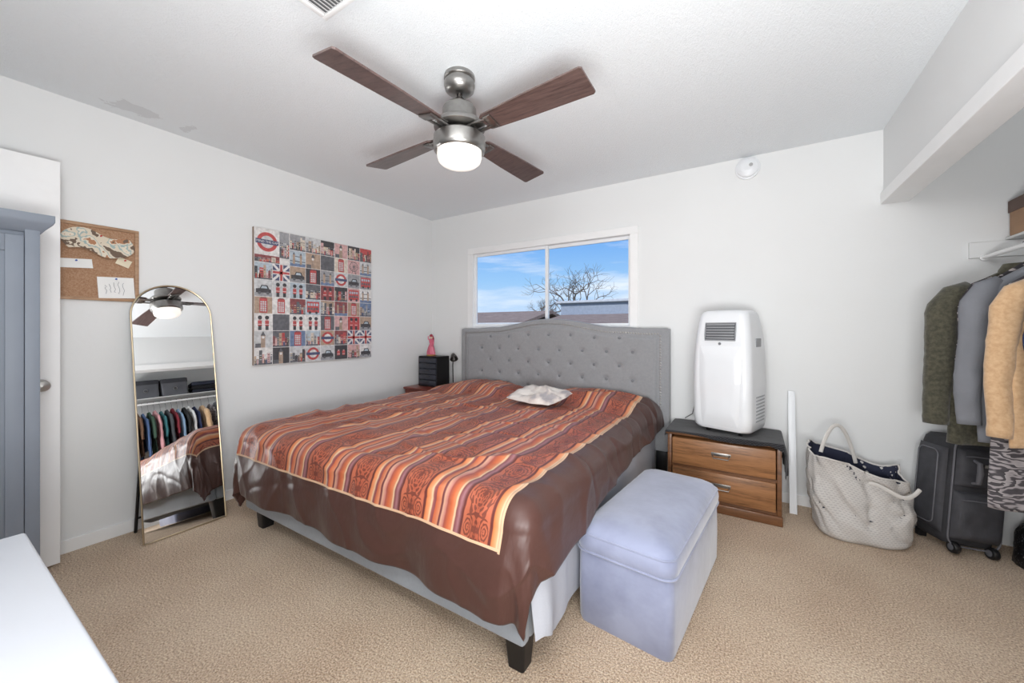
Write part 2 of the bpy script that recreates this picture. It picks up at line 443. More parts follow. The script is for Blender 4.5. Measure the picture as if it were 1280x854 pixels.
def comf(u, v):
    t = T0+(-.125-T0)*v
    sL, sR = srange(t)
    s = sL+(sR-sL)*u
    p, n, k = drape(s, t, .50, 2.51, -2.175, .612, .085, .06, .42)
    h = .018*nz(s*2.2, t*1.7, 1)+.007*nz(s*5+nz(t*2,s), t*4.0, 5)
    h += .012*max(0, 1-abs(nz(s*1.9+3, t*2.2+nz(s*2, t*2, 8)*.8, 9))*4.5)**2
    h += .008*max(0, 1-abs(nz(s*3+t*1.5+3, t*3.2-s, 19))*4.5)**2
    h -= .007*max(0, 1-abs(nz(s*2.2+8, t*4.6, 29))*5)**1.5
    top = max(0, n.z)
    hp = .085*math.exp(-(((s-1.0)/.42)**4+((t+.36)/.22)**4))+.085*math.exp(-(((s-2.05)/.40)**4+((t+.34)/.22)**4))
    if k > 0:
        side = max(abs(n.x), abs(n.y))**8; al = s if abs(n.y) > abs(n.x) else t; an = atan2(n.y, n.x)
        wv = side*(.018*sin(al*9+2*nz(al*1.5, 2))+.008*sin(al*21+1))*min(k/.25, 1)+(1-side)*.024*sin(an*6+1)*min(k/.3, 1)
        wv += .016*sin(min(k/.3, 1)*pi)
    else: wv = 0; al = 0
    p = p+n*(h*(1-.4*min(k/.1, 1))+wv+.012)+Vector((0,0,hp*top))
    if k > 0: p.z += .014*nz(s*2.5, t*2.5, 7)*min(k/.2, 1)
    return p
def cuv(u, v):
    t = T0+(-.125-T0)*v; sL, sR = srange(t); return (sL+(sR-sL)*u, t)
co = MB().grid(comf, 320, 320, uvf=cuv).build('comforter', cm.m, label='rust and brown striped damask comforter spread over the bed', cat='comforter', ang=180)
md = co.modifiers.new('thickness', 'SOLIDIFY'); md.thickness = .018; md.offset = -1

# small crumpled white cushion
def cush(u, v, sg):
    x = (u-.5)*2; y = (v-.5)*2
    e = max(0, (1-abs(x)**4)*(1-abs(y)**4))**.5
    sx = .215*(1-.06*y*y)*x; sy = .150*(1-.1*x*x)*y
    h = sg*e*(.042 if sg > 0 else .018)+ (1 if sg > 0 else .1)*(.030*nz(x*1.5, y*1.2, 3)+.012*nz(x*3.2, y*3, 4))*e
    h += (.016*max(0, 1-abs(y+.3*x-.1)*5)-.012*max(0, 1-abs(y-.5*x+.4)*6))*e if sg > 0 else 0
    return (sx+.012*nz(x*2, y*2, 7), sy+.014*nz(x*2+5, y*2, 1), .022+h)
cu = MB().grid(lambda u, v: cush(u, v, 1), 60, 44).grid(lambda u, v: cush(u, v, -1), 60, 44, flip=True)
cu.v = [Matrix.Translation((1.74, -.66, .667)) @ Matrix.Rotation(radians(-14), 4, 'Z') @ Matrix.Rotation(radians(10), 4, 'X') @ Matrix.Scale(1.06, 4) @ v for v in cu.v]
mcu = Mat('white_crumpled_cotton', c(222,214,206), .9); nn = mcu.noise(9, 3); mcu.color(mcu.ramp(nn, [(.45, c(226,219,213)), (.56, c(208,198,192)), (.64, c(172,166,168))])); mcu.bump(mcu.noise(25, 3), .3, .01)
cu.build('cushion', mcu.m, label='small crumpled white cushion lying near the headboard on the comforter', cat='cushion', ang=180)

# ---------------------------------------------------------------- storage ottoman
VEL = Mat('blue_grey_velvet', c(140,146,170), .8, sheen=.6)
nv = VEL.noise(4, 4, .6); VEL.color(VEL.ramp(nv, [(.35, c(124,130,156)), (.6, c(146,152,177))])); VEL.bump(VEL.noise(18, 3), .2, .01); VEL = VEL.m
ot = thing('storage_ottoman', 'long blue grey velvet storage ottoman bench beside the bed', 'ottoman', (2.733, -1.362, 0), radians(-6))
MB().loft([rr(.365,.825,.03,0,0,.0), rr(.378,.835,.035,0,0,.015), rr(.382,.838,.035,0,0,.15), rr(.378,.835,.035,0,0,.285), rr(.372,.83,.03,0,0,.292)]).build('box_body', VEL, ot)
lid = []
for w, d, z in ((.35,.82,.293),(.384,.846,.296),(.394,.858,.306),(.398,.862,.33),(.394,.858,.352),(.38,.846,.372),(.355,.82,.388),(.31,.77,.402),(.22,.67,.412),(.11,.55,.417),(.03,.45,.418)):
    lid.append(rr(w, d, min(.055, w/2.2), 0, 0, z, 7))
MB().loft(lid).build('lid_cushion', VEL, ot, ang=70)
MB().tube([Vector(p) for p in rr(.392,.856,.05,0,0,.299,7)], .005, 6, closed=True).tube([Vector(p) for p in rr(.386,.852,.052,0,0,.366,7)], .0035, 6, closed=True).build('piping', VEL, ot)

# ---------------------------------------------------------------- right nightstand
NW = wood('warm_oak', c(148,103,66), c(98,64,38), 4, (1, 10, 14), .4)
NWD = wood('dark_oak_edge', c(112,74,46), c(76,48,30), 4, (1,10,14), .45)
ns = thing('nightstand', 'warm brown oak nightstand with two drawers to the right of the bed', 'nightstand', (2.945, -.235, 0))
w = .325; y0, y1 = -.185, .185
MB().box(-w,-w+.025,y0,y1,.0,.475,.003).box(w-.025,w,y0,y1,.0,.475,.003).box(-w+.025,w-.025,y0+.012,y1,.06,.09).box(-w+.025,w-.025,y0+.012,y0+.03,.255,.275).box(-w+.025,w-.025,y1-.01,y1,.06,.475).box(-w-.005,w+.005,y0-.01,y0+.02,0,.06,.006).build('body', NWD, ns)
MB().box(-w-.01,w+.01,y0-.012,y1,.476,.498,.004).build('tabletop', NWD, ns)
for z0 in (.078, .278):
    d_ = MB().box(-w+.03,w-.03,y0-.006,y0+.3,z0,z0+.178,.006).build('drawer', NW, ns)
    MB().tube([(-.048,y0-.008,z0+.105),(-.048,y0-.022,z0+.10),(-.044,y0-.024,z0+.08),(.044,y0-.024,z0+.08),(.048,y0-.022,z0+.10),(.048,y0-.008,z0+.105)], .003, 8).box(-.056,.056,y0-.009,y0-.006,z0+.094,z0+.114,.001).build('handle', NICKEL, d_)
KN = Mat('black_knit_cloth', c(30,30,34), .95, sheen=.3); kx, ky, kz = KN.xyz('UV')
gr = ((kx*420).sn()*(ky*420).sn()); KN.color(KN.ramp(gr, [(.0, c(20,20,23)), (.6, c(64,64,70))])); KN.bump(gr, .6, .004)
def cl(u, v):
    fr_ = -.455-.12*max(0, u-.72)/.28+.012*sin(u*9)
    s = 2.545+(3.465-2.545)*u; t = fr_+(-.05-fr_)*v
    X0, X1 = 2.602, 3.288
    r = .012
    qx = min(max(s, X0+r), X1-r); qy = max(t, -.437+r); dx, dy = s-qx, t-qy; d = hypot(dx, dy)
    h = .004+.0035*nz(s*14, t*14)
    if d < 1e-6: return (s, t, .5+h)
    nx, ny = dx/d, dy/d; L = r*pi/2; m = max(abs(dx), abs(dy)); d = m+.6*(d-m)
    if d < L: return (qx+nx*r*sin(d/r), qy+ny*r*sin(d/r), .5+h-r*(1-cos(d/r)))
    k = d-L; wv = (.006+.008*sin((s+t)*38))*min(k/.06, 1)
    return (qx+nx*(r+wv), qy+ny*(r+wv), .5+h-r-k)
MB().grid(cl, 110, 60, uvf=lambda u, v: (u*.8, v*.45)).build('table_cloth', KN.m, label='black knitted cloth draped over the nightstand top under the air conditioner', cat='cloth', ang=180)

# ---------------------------------------------------------------- portable air conditioner
ACP = (2.985, -.255, .507)
ac = thing('portable_air_conditioner', 'white portable air conditioner standing on the nightstand', 'air conditioner', ACP, radians(-17))
prof = [(.325,.30,.032),(.35,.325,.05),(.362,.338,.12),(.364,.342,.34),(.354,.332,.53),(.336,.312,.65),(.314,.285,.74),(.298,.262,.785),(.278,.236,.804),(.24,.20,.814)]
MB().loft([rr(w_, d_, .052, 0, 0, z_, 8) for w_, d_, z_ in prof]).build('casing', WHITEPL, ac, ang=50)
def actop(z):
    for (w0,d0,z0),(w1,d1,z1) in zip(prof, prof[1:]):
        if z0 <= z <= z1:
            k = (z-z0)/(z1-z0); return w0+(w1-w0)*k, d0+(d1-d0)*k
    return prof[0][:2]
def shield(u, v):
    z = .06+.52*v; w0, d0 = actop(z); x = (u-.5)*2*(w0*.5-.048)*(.84+.16*v)
    ed = min(1, (1-abs(u-.5)*2)*2.5, v*5+.02, (1-v)*5+.02)
    return (x, -d0/2-.001-.014*(sin(ed*pi/2))*(1-.3*(abs(u-.5)*2)**2), z)
GP = plain('glossy_white_panel', c(232,234,237), .15, var=.01, coat=.5)
MB().grid(shield, 40, 50).build('front_panel', GP, ac, ang=70)
def rec(u, v):
    z = .622+.105*v; d0 = actop(z)[1]; return ((u-.5)*.185, -d0/2-.003, z)
GRV = plain('grey_vent_plastic', c(158,160,164), .5)
MB().grid(rec, 2, 8).build('vent_recess', plain('vent_dark_plastic', c(96,98,102), .6), ac, smooth=False)
gr = MB()
for i in range(6):
    z = .632+i*.0175; yy = -actop(z)[1]/2-.004
    gr.box(-.085, .085, yy-.006, yy+.003, z-.0034, z+.0034, .001)
gr.tube([(x_, -actop(z_)[1]/2-.006, z_) for x_, z_ in ((-.093,.618),(.093,.618),(.093,.65),(.093,.69),(.093,.730),(-.093,.730),(-.093,.69),(-.093,.65))], .004, 6, closed=True)
gr.build('vent_louvre', GRV, ac)
MB().box(-.08,.08,-.05,.04,.813,.818,.003).build('control_panel', plain('pale_grey_panel', c(205,208,212), .35), ac)
MB().lathe([(.009,0),(.009,.002),(.001,.003)], seg=16, M=Matrix.Translation((0,-actop(.595)[1]/2-.003,.595)) @ Matrix.Rotation(pi/2,4,'X')).build('badge', plain('badge_grey', c(120,122,126), .4), ac)
sv = MB()
for i in range(8):
    z = .10+i*.022; w0, d0 = actop(z); sv.box(w0/2-.004, w0/2+.003, -.07, .09, z-.004, z+.004, .001)
sv.build('side_vent', plain('side_vent_grey', c(168,170,174), .5), ac)
w0, d0 = actop(.60)
MB().box(w0/2-.006, w0/2+.004, -.045, .05, .575, .63, .003).build('side_handle', plain('handle_grey', c(150,152,156), .5), ac)
for sx in (-1,1):
    for sy in (-1,1):
        MB().lathe([(.016,-.009),(.016,.009)], seg=16, M=Matrix.Translation((sx*.10, sy*.09, .016)) @ Matrix.Rotation(pi/2,4,'Y')).box(sx*.10-.013,sx*.10+.013,sy*.09-.013,sy*.09+.013,.026,.036,.002).build('caster_wheel', BLACK, ac)
ACI = (Matrix.Translation(ACP) @ Matrix.Rotation(radians(-17), 4, 'Z')).inverted()
pts = [(2.86,-.10,.80),(2.79,-.045,.775),(2.755,-.03,.72),(2.745,-.028,.62),(2.73,-.03,.55),(2.68,-.045,.514)]
MB().tube([ACI @ Vector(p) for p in pts], .0035, 6).build('power_cord', plain('grey_cord', c(110,110,112), .5), ac)

# white slider panel by the wall
p1 = thing('window_kit_panel', 'narrow white plastic panel leaning on the wall right of the nightstand', 'panel', (3.343, -.18, .001), rot=(radians(-11.8), 0, 0))
MB().box(-.020,.020,-.006,.006,0,.79,.003).build('board', WHITEPL, p1); MB().box(-.020,-.016,-.012,-.006,0,.79,.001).box(.016,.020,-.012,-.006,0,.79,.001).build('edge_rail', WHITEPL, p1)

# ---------------------------------------------------------------- left nightstand and its things
CH = wood('cherry_wood', c(120,52,38), c(74,28,22), 4, (1,10,14), .35)
n2 = thing('nightstand', 'reddish cherry wood nightstand in the far corner left of the bed', 'nightstand', (.235, -.235, 0))
MB().box(-.20,.20,-.20,.20,.10,.57,.005).build('body', CH, n2)
MB().box(-.215,.222,-.215,.215,.571,.594,.006).build('tabletop', CH, n2)
for z0 in (.14,.34):
    d_ = MB().box(-.18,.18,-.212,-.201,z0,z0+.18,.005).build('drawer', CH, n2)
    MB().lathe([(.008,0),(.008,.01),(.015,.018),(.001,.024)], seg=14, M=Matrix.Translation((0,-.212,z0+.09))@Matrix.Rotation(pi/2,4,'X')).build('knob', BRASS, d_)
for sx in (-1,1):
    for sy in (-1,1): MB().loft([rr(.03,.03,.004,sx*.175,sy*.175,0), rr(.04,.04,.004,sx*.175,sy*.175,.105)]).build('leg', CH, n2)
og = thing('drawer_organizer', 'small black plastic drawer tower on the cherry nightstand', 'organizer', (.235, -.22, .595))
BG = plain('dark_smoked_plastic', c(48,50,60), .3)
MB().box(-.13,.13,-.09,.10,0,.008,.002).box(-.13,.13,-.09,.10,.307,.315,.003).box(-.13,-.122,-.09,.10,.008,.307).box(.122,.13,-.09,.10,.008,.307).box(-.122,.122,.092,.10,.008,.307).build('casing', BLACK, og)
for k in range(5):
    z0 = .012+k*.059
    d_ = MB().box(-.119,.119,-.096,.085,z0,z0+.053,.004).build('drawer', BG, og)
    MB().box(-.03,.03,-.104,-.096,z0+.036,z0+.044,.002).build('handle', DARKMETAL, d_)
PK = plain('pink_glaze', c(214,106,130), .4, bs=40); RD = plain('crimson_glaze', c(150,40,60), .4); GO = plain('gold_glaze', c(196,150,90), .35, .6)
fg = thing('ornament', 'small pink and crimson figure ornament on top of the black drawer tower', 'ornament', (.20, -.22, .911))
MB().lathe([(.05,0),(.052,.008),(.045,.014),(.001,.014)], seg=24).build('base', GO, fg)
MB().loft([[(r*cos(t)*(1+.14*sin(5*t+z*30)), r*.8*sin(t)*(1+.14*sin(5*t+z*30)), z) for t in [2*pi*k/30 for k in range(30)]] for r, z in ((.048,.014),(.046,.04),(.036,.08),(.026,.11),(.018,.125),(.024,.145),(.026,.165),(.012,.182))]).build('dress', PK, fg)
MB().lathe([(.001,.178),(.012,.182),(.017,.195),(.016,.208),(.008,.218),(.001,.22)], seg=18).build('head', plain('cream_glaze', c(222,190,170), .4), fg)
MB().tube([(.015,0,.16),(.04,-.01,.15),(.05,-.02,.12),(.03,-.03,.11)], [.008,.007,.006,.006], 8).build('arm', PK, fg)
MB().tube([(-.015,0,.16),(-.035,-.01,.18),(-.035,-.01,.21)], [.008,.006,.005], 8).build('arm', PK, fg)
MB().lathe([(.017,.203),(.022,.21),(.014,.226),(.001,.232)], seg=18).tube([(0,.012,.21),(.005,.024,.18),(.006,.03,.13)], [.014,.012,.004], 8).build('hat', RD, fg)
lp = thing('desk_lamp', 'small black gooseneck desk lamp beside the headboard on the cherry nightstand', 'lamp', (.425, -.125, .595))
MB().lathe([(.027,0),(.027,.010),(.02,.014),(.001,.014)], seg=24).build('base', BLACK, lp)
MB().tube([(0,0,.012),(-.004,0,.12),(-.006,0,.22),(.0,0,.29),(.012,-.01,.325),(.028,-.02,.325)], .0055, 8).build('gooseneck', BLACK, lp)
MB().lathe([(.012,.034),(.022,.024),(.038,-.02),(.042,-.04),(.039,-.04),(.032,-.015),(.001,.015)], seg=24, M=Matrix.Translation((.030,-.03,.315))@Matrix.Rotation(radians(-38),4,'Y')@Matrix.Rotation(radians(-25),4,'X')).build('lamp_shade', DARKMETAL, lp)

# ---------------------------------------------------------------- collage canvas on left wall
pc = {}
pml = []
def pm(n, *a):
    a = tuple(v+(216-v)*.16 for v in a)
    if n not in pc: pc[n] = len(pml); pml.append(plain('print_'+n, c(*a), .6, var=.25, vs=45))
for n, a in dict(red=(186,62,62), dred=(128,56,58), navy=(62,68,104), white=(228,224,222), cream=(214,200,184), grey=(146,146,150), dgrey=(84,84,90), lblue=(176,190,202), black=(48,46,50), tan=(172,144,122), blue=(96,116,152), green=(112,124,108), pale=(200,200,202), pink=(208,160,158), gold=(196,168,120)).items(): pm(n, *a)
pst = thing('collage_canvas', 'large square canvas print of red white and blue city picture tiles', 'wall art', (.001, -1.362, .93))
PW, PH = 1.02, 1.02
MB().box(0, .028, -PW/2, PW/2, 0, PH, .002).build('stretcher_canvas', plain('canvas_edge', c(150,130,116), .8), pst)
pb = MB()
def poly(pts, col, lay):
    x = .0285+lay*.0003
    pb.add([(x, a-PW/2, b) for a, b in pts], [list(range(len(pts)))], pc[col])
def rect(a0, a1, b0, b1, col, lay=1): poly([(a0,b0),(a1,b0),(a1,b1),(a0,b1)], col, lay)
def circ(a, b, r, col, lay=1, n=20): poly([(a+r*cos(2*pi*k/n), b+r*sin(2*pi*k/n)) for k in range(n)], col, lay)
rect(0, PW, 0, PH, 'white', 0)
def T_bus(x, y, w, h, bg):
    rect(x, x+w, y, y+h, bg); rect(x+.08*w, x+.92*w, y+.15*h, y+.88*h, 'red', 2)
    for k in range(4):
        rect(x+(.13+k*.19)*w, x+(.27+k*.19)*w, y+.60*h, y+.77*h, 'lblue', 3); rect(x+(.13+k*.19)*w, x+(.27+k*.19)*w, y+.32*h, y+.48*h, 'dgrey', 3)
    circ(x+.27*w, y+.15*h, .09*w, 'black', 4, 12); circ(x+.73*w, y+.15*h, .09*w, 'black', 4, 12)
def T_phone(x, y, w, h, bg):
    rect(x, x+w, y, y+h, bg); rect(x+.28*w, x+.72*w, y+.04*h, y+.9*h, 'red', 2); poly([(x+.28*w,y+.9*h),(x+.72*w,y+.9*h),(x+.62*w,y+.97*h),(x+.38*w,y+.97*h)], 'dred', 2)
    for i in range(3):
        for j in range(5): rect(x+(.33+i*.12)*w, x+(.42+i*.12)*w, y+(.12+j*.13)*h, y+(.22+j*.13)*h, 'pale', 3)
def T_tower(x, y, w, h, bg):
    rect(x, x+w, y, y+h, bg); rect(x+.36*w, x+.60*w, y, y+.72*h, 'tan', 2); poly([(x+.34*w,y+.72*h),(x+.62*w,y+.72*h),(x+.48*w,y+.98*h)], 'dgrey', 2); circ(x+.48*w, y+.62*h, .08*w, 'white', 3, 14); rect(x+.05*w, x+.36*w, y, y+.25*h, 'dgrey', 2); rect(x+.42*w,x+.44*w,y+.05*h,y+.5*h,'dgrey',3); rect(x+.52*w,x+.54*w,y+.05*h,y+.5*h,'dgrey',3)
def T_flag(x, y, w, h, bg):
    rect(x, x+w, y, y+h, 'navy'); t = .10*h
    poly([(x,y+t),(x,y),(x+t,y),(x+w,y+h-t),(x+w,y+h),(x+w-t,y+h)], 'white', 2); poly([(x,y+h-t),(x,y+h),(x+t,y+h),(x+w,y+t),(x+w,y),(x+w-t,y)], 'white', 2.4)
    rect(x+.38*w, x+.62*w, y, y+h, 'white', 3); rect(x, x+w, y+.37*h, y+.63*h, 'white', 3); rect(x+.43*w, x+.57*w, y, y+h, 'red', 4); rect(x, x+w, y+.43*h, y+.57*h, 'red', 4)
def T_round(x, y, w, h, bg):
    rect(x, x+w, y, y+h, bg); circ(x+.5*w, y+.5*h, .42*w, 'red', 2, 32); circ(x+.5*w, y+.5*h, .27*w, 'white' if bg != 'white' else 'pale', 3, 32); rect(x+.03*w, x+.97*w, y+.41*h, y+.59*h, 'navy', 4)
def T_bridge(x, y, w, h, bg):
    rect(x, x+w, y, y+h, bg); rect(x, x+w, y, y+.2*h, 'blue', 2); rect(x, x+w, y+.3*h, y+.36*h, 'dgrey', 2)
    for k in (.25,.7):
        rect(x+(k-.07)*w, x+(k+.07)*w, y+.15*h, y+.75*h, 'tan', 3); poly([(x+(k-.08)*w,y+.75*h),(x+(k+.08)*w,y+.75*h),(x+k*w,y+.92*h)], 'dgrey', 3)
    rect(x+.25*w, x+.7*w, y+.62*h, y+.67*h, 'dgrey', 2)
def T_guard(x, y, w, h, bg):
    rect(x, x+w, y, y+h, bg)
    for k in (.3,.7):
        rect(x+(k-.11)*w, x+(k+.11)*w, y+.28*h, y+.6*h, 'red', 2); rect(x+(k-.09)*w, x+(k+.09)*w, y+.02*h, y+.28*h, 'black', 2); circ(x+k*w, y+.65*h, .07*w, 'pink', 3, 10); circ(x+k*w, y+.78*h, .12*w, 'black', 3, 12); rect(x+(k-.11)*w,x+(k+.11)*w,y+.36*h,y+.39*h,'white',3)
def T_taxi(x, y, w, h, bg):
    rect(x, x+w, y, y+h, bg); rect(x, x+w, y, y+.22*h, 'grey', 2); poly([(x+.08*w,y+.22*h),(x+.08*w,y+.45*h),(x+.3*w,y+.48*h),(x+.38*w,y+.68*h),(x+.72*w,y+.68*h),(x+.82*w,y+.46*h),(x+.93*w,y+.42*h),(x+.93*w,y+.22*h)], 'black', 3); poly([(x+.36*w,y+.48*h),(x+.42*w,y+.62*h),(x+.66*w,y+.62*h),(x+.72*w,y+.48*h)], 'lblue', 4); circ(x+.27*w, y+.2*h, .09*w, 'dgrey', 5, 12); circ(x+.74*w, y+.2*h, .09*w, 'dgrey', 5, 12)
def T_street(x, y, w, h, bg):
    rect(x, x+w, y, y+h, bg)
    k = 0
    while k < .95:
        hh = random.uniform(.3,.9); ww = random.uniform(.10,.22); rect(x+k*w, x+min(1,k+ww)*w, y+.1*h, y+hh*h, random.choice(['dgrey','tan','dred','grey','cream','black','pink','red']), 2)
        for q in range(4): rect(x+(k+.03)*w, x+min(1,k+ww-.03)*w, y+(.16+q*.13)*h, y+(.20+q*.13)*h, random.choice(['pale','gold','black','dgrey']), 3)
        k += ww
    rect(x, x+w, y, y+.1*h, 'dgrey', 2)
    for q in range(3):
        k = random.uniform(.05,.85); rect(x+k*w, x+(k+.07)*w, y+.04*h, y+.3*h, random.choice(['black','red','navy','pink']), 4); circ(x+(k+.035)*w, y+.34*h, .04*w, 'tan', 4, 8)
def T_wheel(x, y, w, h, bg):
    rect(x, x+w, y, y+h, bg); circ(x+.5*w, y+.55*h, .36*w, 'dgrey', 2, 28); circ(x+.5*w, y+.55*h, .32*w, bg, 3, 28)
    for k in range(6):
        a = k*pi/6; d = (cos(a)*.33*w, sin(a)*.33*w); nn_ = (-sin(a)*.012*w, cos(a)*.012*w)
        cx, cy = x+.5*w, y+.55*h; poly([(cx-d[0]-nn_[0],cy-d[1]-nn_[1]),(cx+d[0]-nn_[0],cy+d[1]-nn_[1]),(cx+d[0]+nn_[0],cy+d[1]+nn_[1]),(cx-d[0]+nn_[0],cy-d[1]+nn_[1])], 'dgrey', 4)
    poly([(x+.5*w,y+.55*h),(x+.3*w,y),(x+.36*w,y)], 'dgrey', 4); poly([(x+.5*w,y+.55*h),(x+.7*w,y),(x+.64*w,y)], 'dgrey', 4.5)
TF = [T_bus, T_phone, T_tower, T_flag, T_round, T_bridge, T_guard, T_taxi, T_street, T_street, T_street, T_street, T_street, T_wheel, T_tower, T_phone]
BGS = ['pale','lblue','white','grey','cream','dgrey','black','tan','dred','pink','pink','red','pale','dgrey','blue']
last = None
NR, NC = 8, 8
cw, chh = PW/NC, PH/NR
for i in range(NC):
    for j in range(NR):
        if (i in (0, 1) and j in (6, 7)): continue
        f = random.choice([t for t in TF if t is not last]); last = f
        bg = random.choice(BGS)
        if bg == 'red' and f in (T_bus, T_phone, T_round): bg = 'pale'
        f(i*cw+.002, j*chh+.002, cw-.004, chh-.004, bg)
T_round(.004, 6.5*chh, 1.35*cw, 1.45*chh, 'white')
T_street(1.4*cw, 6.4*chh, .6*cw-.004, 1.58*chh, 'grey'); T_street(.003, 6*chh+.003, 1.38*cw, .42*chh, 'dred')
pb.build('collage_print', pml, pst, smooth=False, fix=False)
def text(body, size, mat, parent, M):
    cu_ = bpy.data.curves.new('lettering', 'FONT'); cu_.body = body; cu_.size = size; cu_.align_x = 'CENTER'; cu_.align_y = 'CENTER'; cu_.extrude = .0001
    o = bpy.data.objects.new('tmp', cu_); COL.objects.link(o); dg = bpy.context.evaluated_depsgraph_get()
    me = bpy.data.meshes.new_from_object(o.evaluated_get(dg)); bpy.data.objects.remove(o)
    me.transform(M); me.materials.clear(); me.materials.append(mat); me.name = 'lettering'
    r = bpy.data.objects.new('lettering', me); COL.objects.link(r); r.parent = parent; return r
RotYZ = Matrix(((0,0,1,0),(1,0,0,0),(0,1,0,0),(0,0,0,1)))
text('MIND THE GAP', .0225, pml[pc['white']], pst, Matrix.Translation((.0302, .004+.675*cw-PW/2, 6.5*chh+.725*chh)) @ RotYZ)

# ---------------------------------------------------------------- cork board
cb = thing('cork_board', 'wood framed cork board on the left wall above the mirror', 'cork board', (.001, -2.79, 1.358))
CKm = Mat('cork', c(172,138,110), .9); nn = CKm.noise(150, 3, .7); CKm.color(CKm.ramp(nn, [(.35, c(154,116,88)), (.55, c(172,136,108)), (.7, c(184,150,122))])); CKm.bump(nn, .2, .003)
OAK = wood('light_oak_frame', c(170,136,106), c(142,108,80), 5, (10,1.5,10), .5)
MB().box(.002,.010,-.285,.285,.012,.41).build('cork_panel', CKm.m, cb, smooth=False)
MB().box(0,.018,-.30,-.283,0,.422,.002).box(0,.018,.283,.30,0,.422,.002).box(0,.018,-.283,.283,0,.017,.002).box(0,.018,-.283,.283,.405,.422,.002).build('frame', OAK, cb)
PAPER = plain('white_paper', c(238,238,236), .8, var=.03)
def paper(name, label, y, z, w, h, rot, mat, pin, extra=None, cat='paper', x=.0125):
    t = thing(name, label, cat, (x, y, z), rot=(rot, 0, 0))
    MB().grid(lambda u, v: (.001+.006*(1-v)**2, (u-.5)*w, (v-.5)*h), 6, 8).build('sheet', mat, t)
    MB().lathe([(.004,0),(.004,.004),(.0025,.006),(.0045,.011),(.001,.012)], seg=10, M=Matrix.Translation((.002,0,h/2-.01))@Matrix.Rotation(pi/2,4,'Y')).build('push_pin', pin, t)
    if extra: extra(t, w, h)
    return t
PINR = plain('red_pin', c(190,40,40), .3); PINB = plain('blue_pin', c(40,80,170), .3)
def sketch(t, w, h):
    s = MB()
    for k in range(5):
        s.tube([(.0085, (-.3+.12*k)*w+.004*sin(q*2+k), (-.3+.1*q)*h+.01*sin(q+k)) for q in range(6)], .0009, 5)
    s.build('pencil_lines', plain('graphite', c(150,150,158), .7), t)
paper('paper_note', 'white sheet with a pencil sketch pinned low on the cork board', -2.585, 1.435, .15, .12, .05, PAPER, PINB, sketch)
DW = Mat('folk_print', c(190,180,160), .7); vn = DW.noise(15, 3, .5); DW.color(DW.ramp(vn, [(.38, c(110,92,78)), (.42, c(216,204,184)), (.52, c(160,178,176)), (.56, c(222,212,194)), (.62, c(176,126,92)), (.68, c(110,92,78))], 'CONSTANT'))
ov = thing('illustrated_card', 'large curled illustrated cutout pinned along the top of the cork board', 'card', (.0155, -2.655, 1.675), rot=(radians(-8), 0, 0))
MB().grid(lambda u, v: (.001+.020*(1-v)**2, ((u-.5)*.29)*(1-.25*(2*v-1)**2), (v-.5)*.115+.014*sin(u*7)), 24, 10).build('sheet', DW.m, ov)
MB().lathe([(.004,0),(.004,.004),(.0025,.006),(.0045,.011),(.001,.012)], seg=10, M=Matrix.Translation((.002,0,.045))@Matrix.Rotation(pi/2,4,'Y')).build('push_pin', PINR, ov)
paper('paper_note', 'white slip below the illustrated cutout on the left of the cork board', -2.74, 1.555, .12, .05, .08, PAPER, PINB)
paper('card_note', 'cream card with tilted edge pinned at the right edge of the cork board', -2.555, 1.585, .06, .045, -.4, plain('cream_card', c(232,222,196), .8), PINR, cat='card')

# ---------------------------------------------------------------- leaning arched mirror
lean = radians(10.0)
mr = thing('floor_mirror', 'tall arched mirror with thin gold frame leaning on the left wall', 'mirror', (.272, -2.338, .006), rot=(0, -lean, 0))
MWd, MHt = .195, 1.485
out = [(-MWd, 0)] + [(-MWd, MHt-MWd)] + [(MWd*cos(pi-k*pi/28), MHt-MWd+MWd*sin(k*pi/28)) for k in range(1, 28)] + [(MWd, MHt-MWd), (MWd, 0)]
outd = []
for (a0,b0),(a1,b1) in zip(out, out[1:]+out[:1]):
    m_ = 8 if hypot(a1-a0,b1-b0) > .3 else 1
    for k in range(m_): outd.append((a0+(a1-a0)*k/m_, b0+(b1-b0)*k/m_))
MB().prism([(a*.99, .002+b*.996) for a, b in out], -.009, -.002, 'x').build('backing', BLACK, mr, smooth=False)
mm = Mat('mirror_silver', (.92,.93,.93,1), .0, 1); mm.b.inputs['Roughness'].default_value = .005
MB().add([(0, a*.985, .004+b*.992) for a, b in out], [list(range(len(out)))]).build('mirror_glass', mm.m, mr, smooth=False, fix=False)
MB().tube([(0, a, b) for a, b in outd], .0045, 8, closed=True).build('frame', BRASS, mr)
MB().tube([(-.012,-.17,.62),(-.115,-.176,.30),(-.205,-.178,.04)], .008, 8).tube([(-.012,.17,.62),(-.115,.176,.30),(-.205,.178,.04)], .008, 8).tube([(-.18,-.176,.12),(-.18,.176,.12)], .006, 8).build('easel_leg', BLACK, mr)

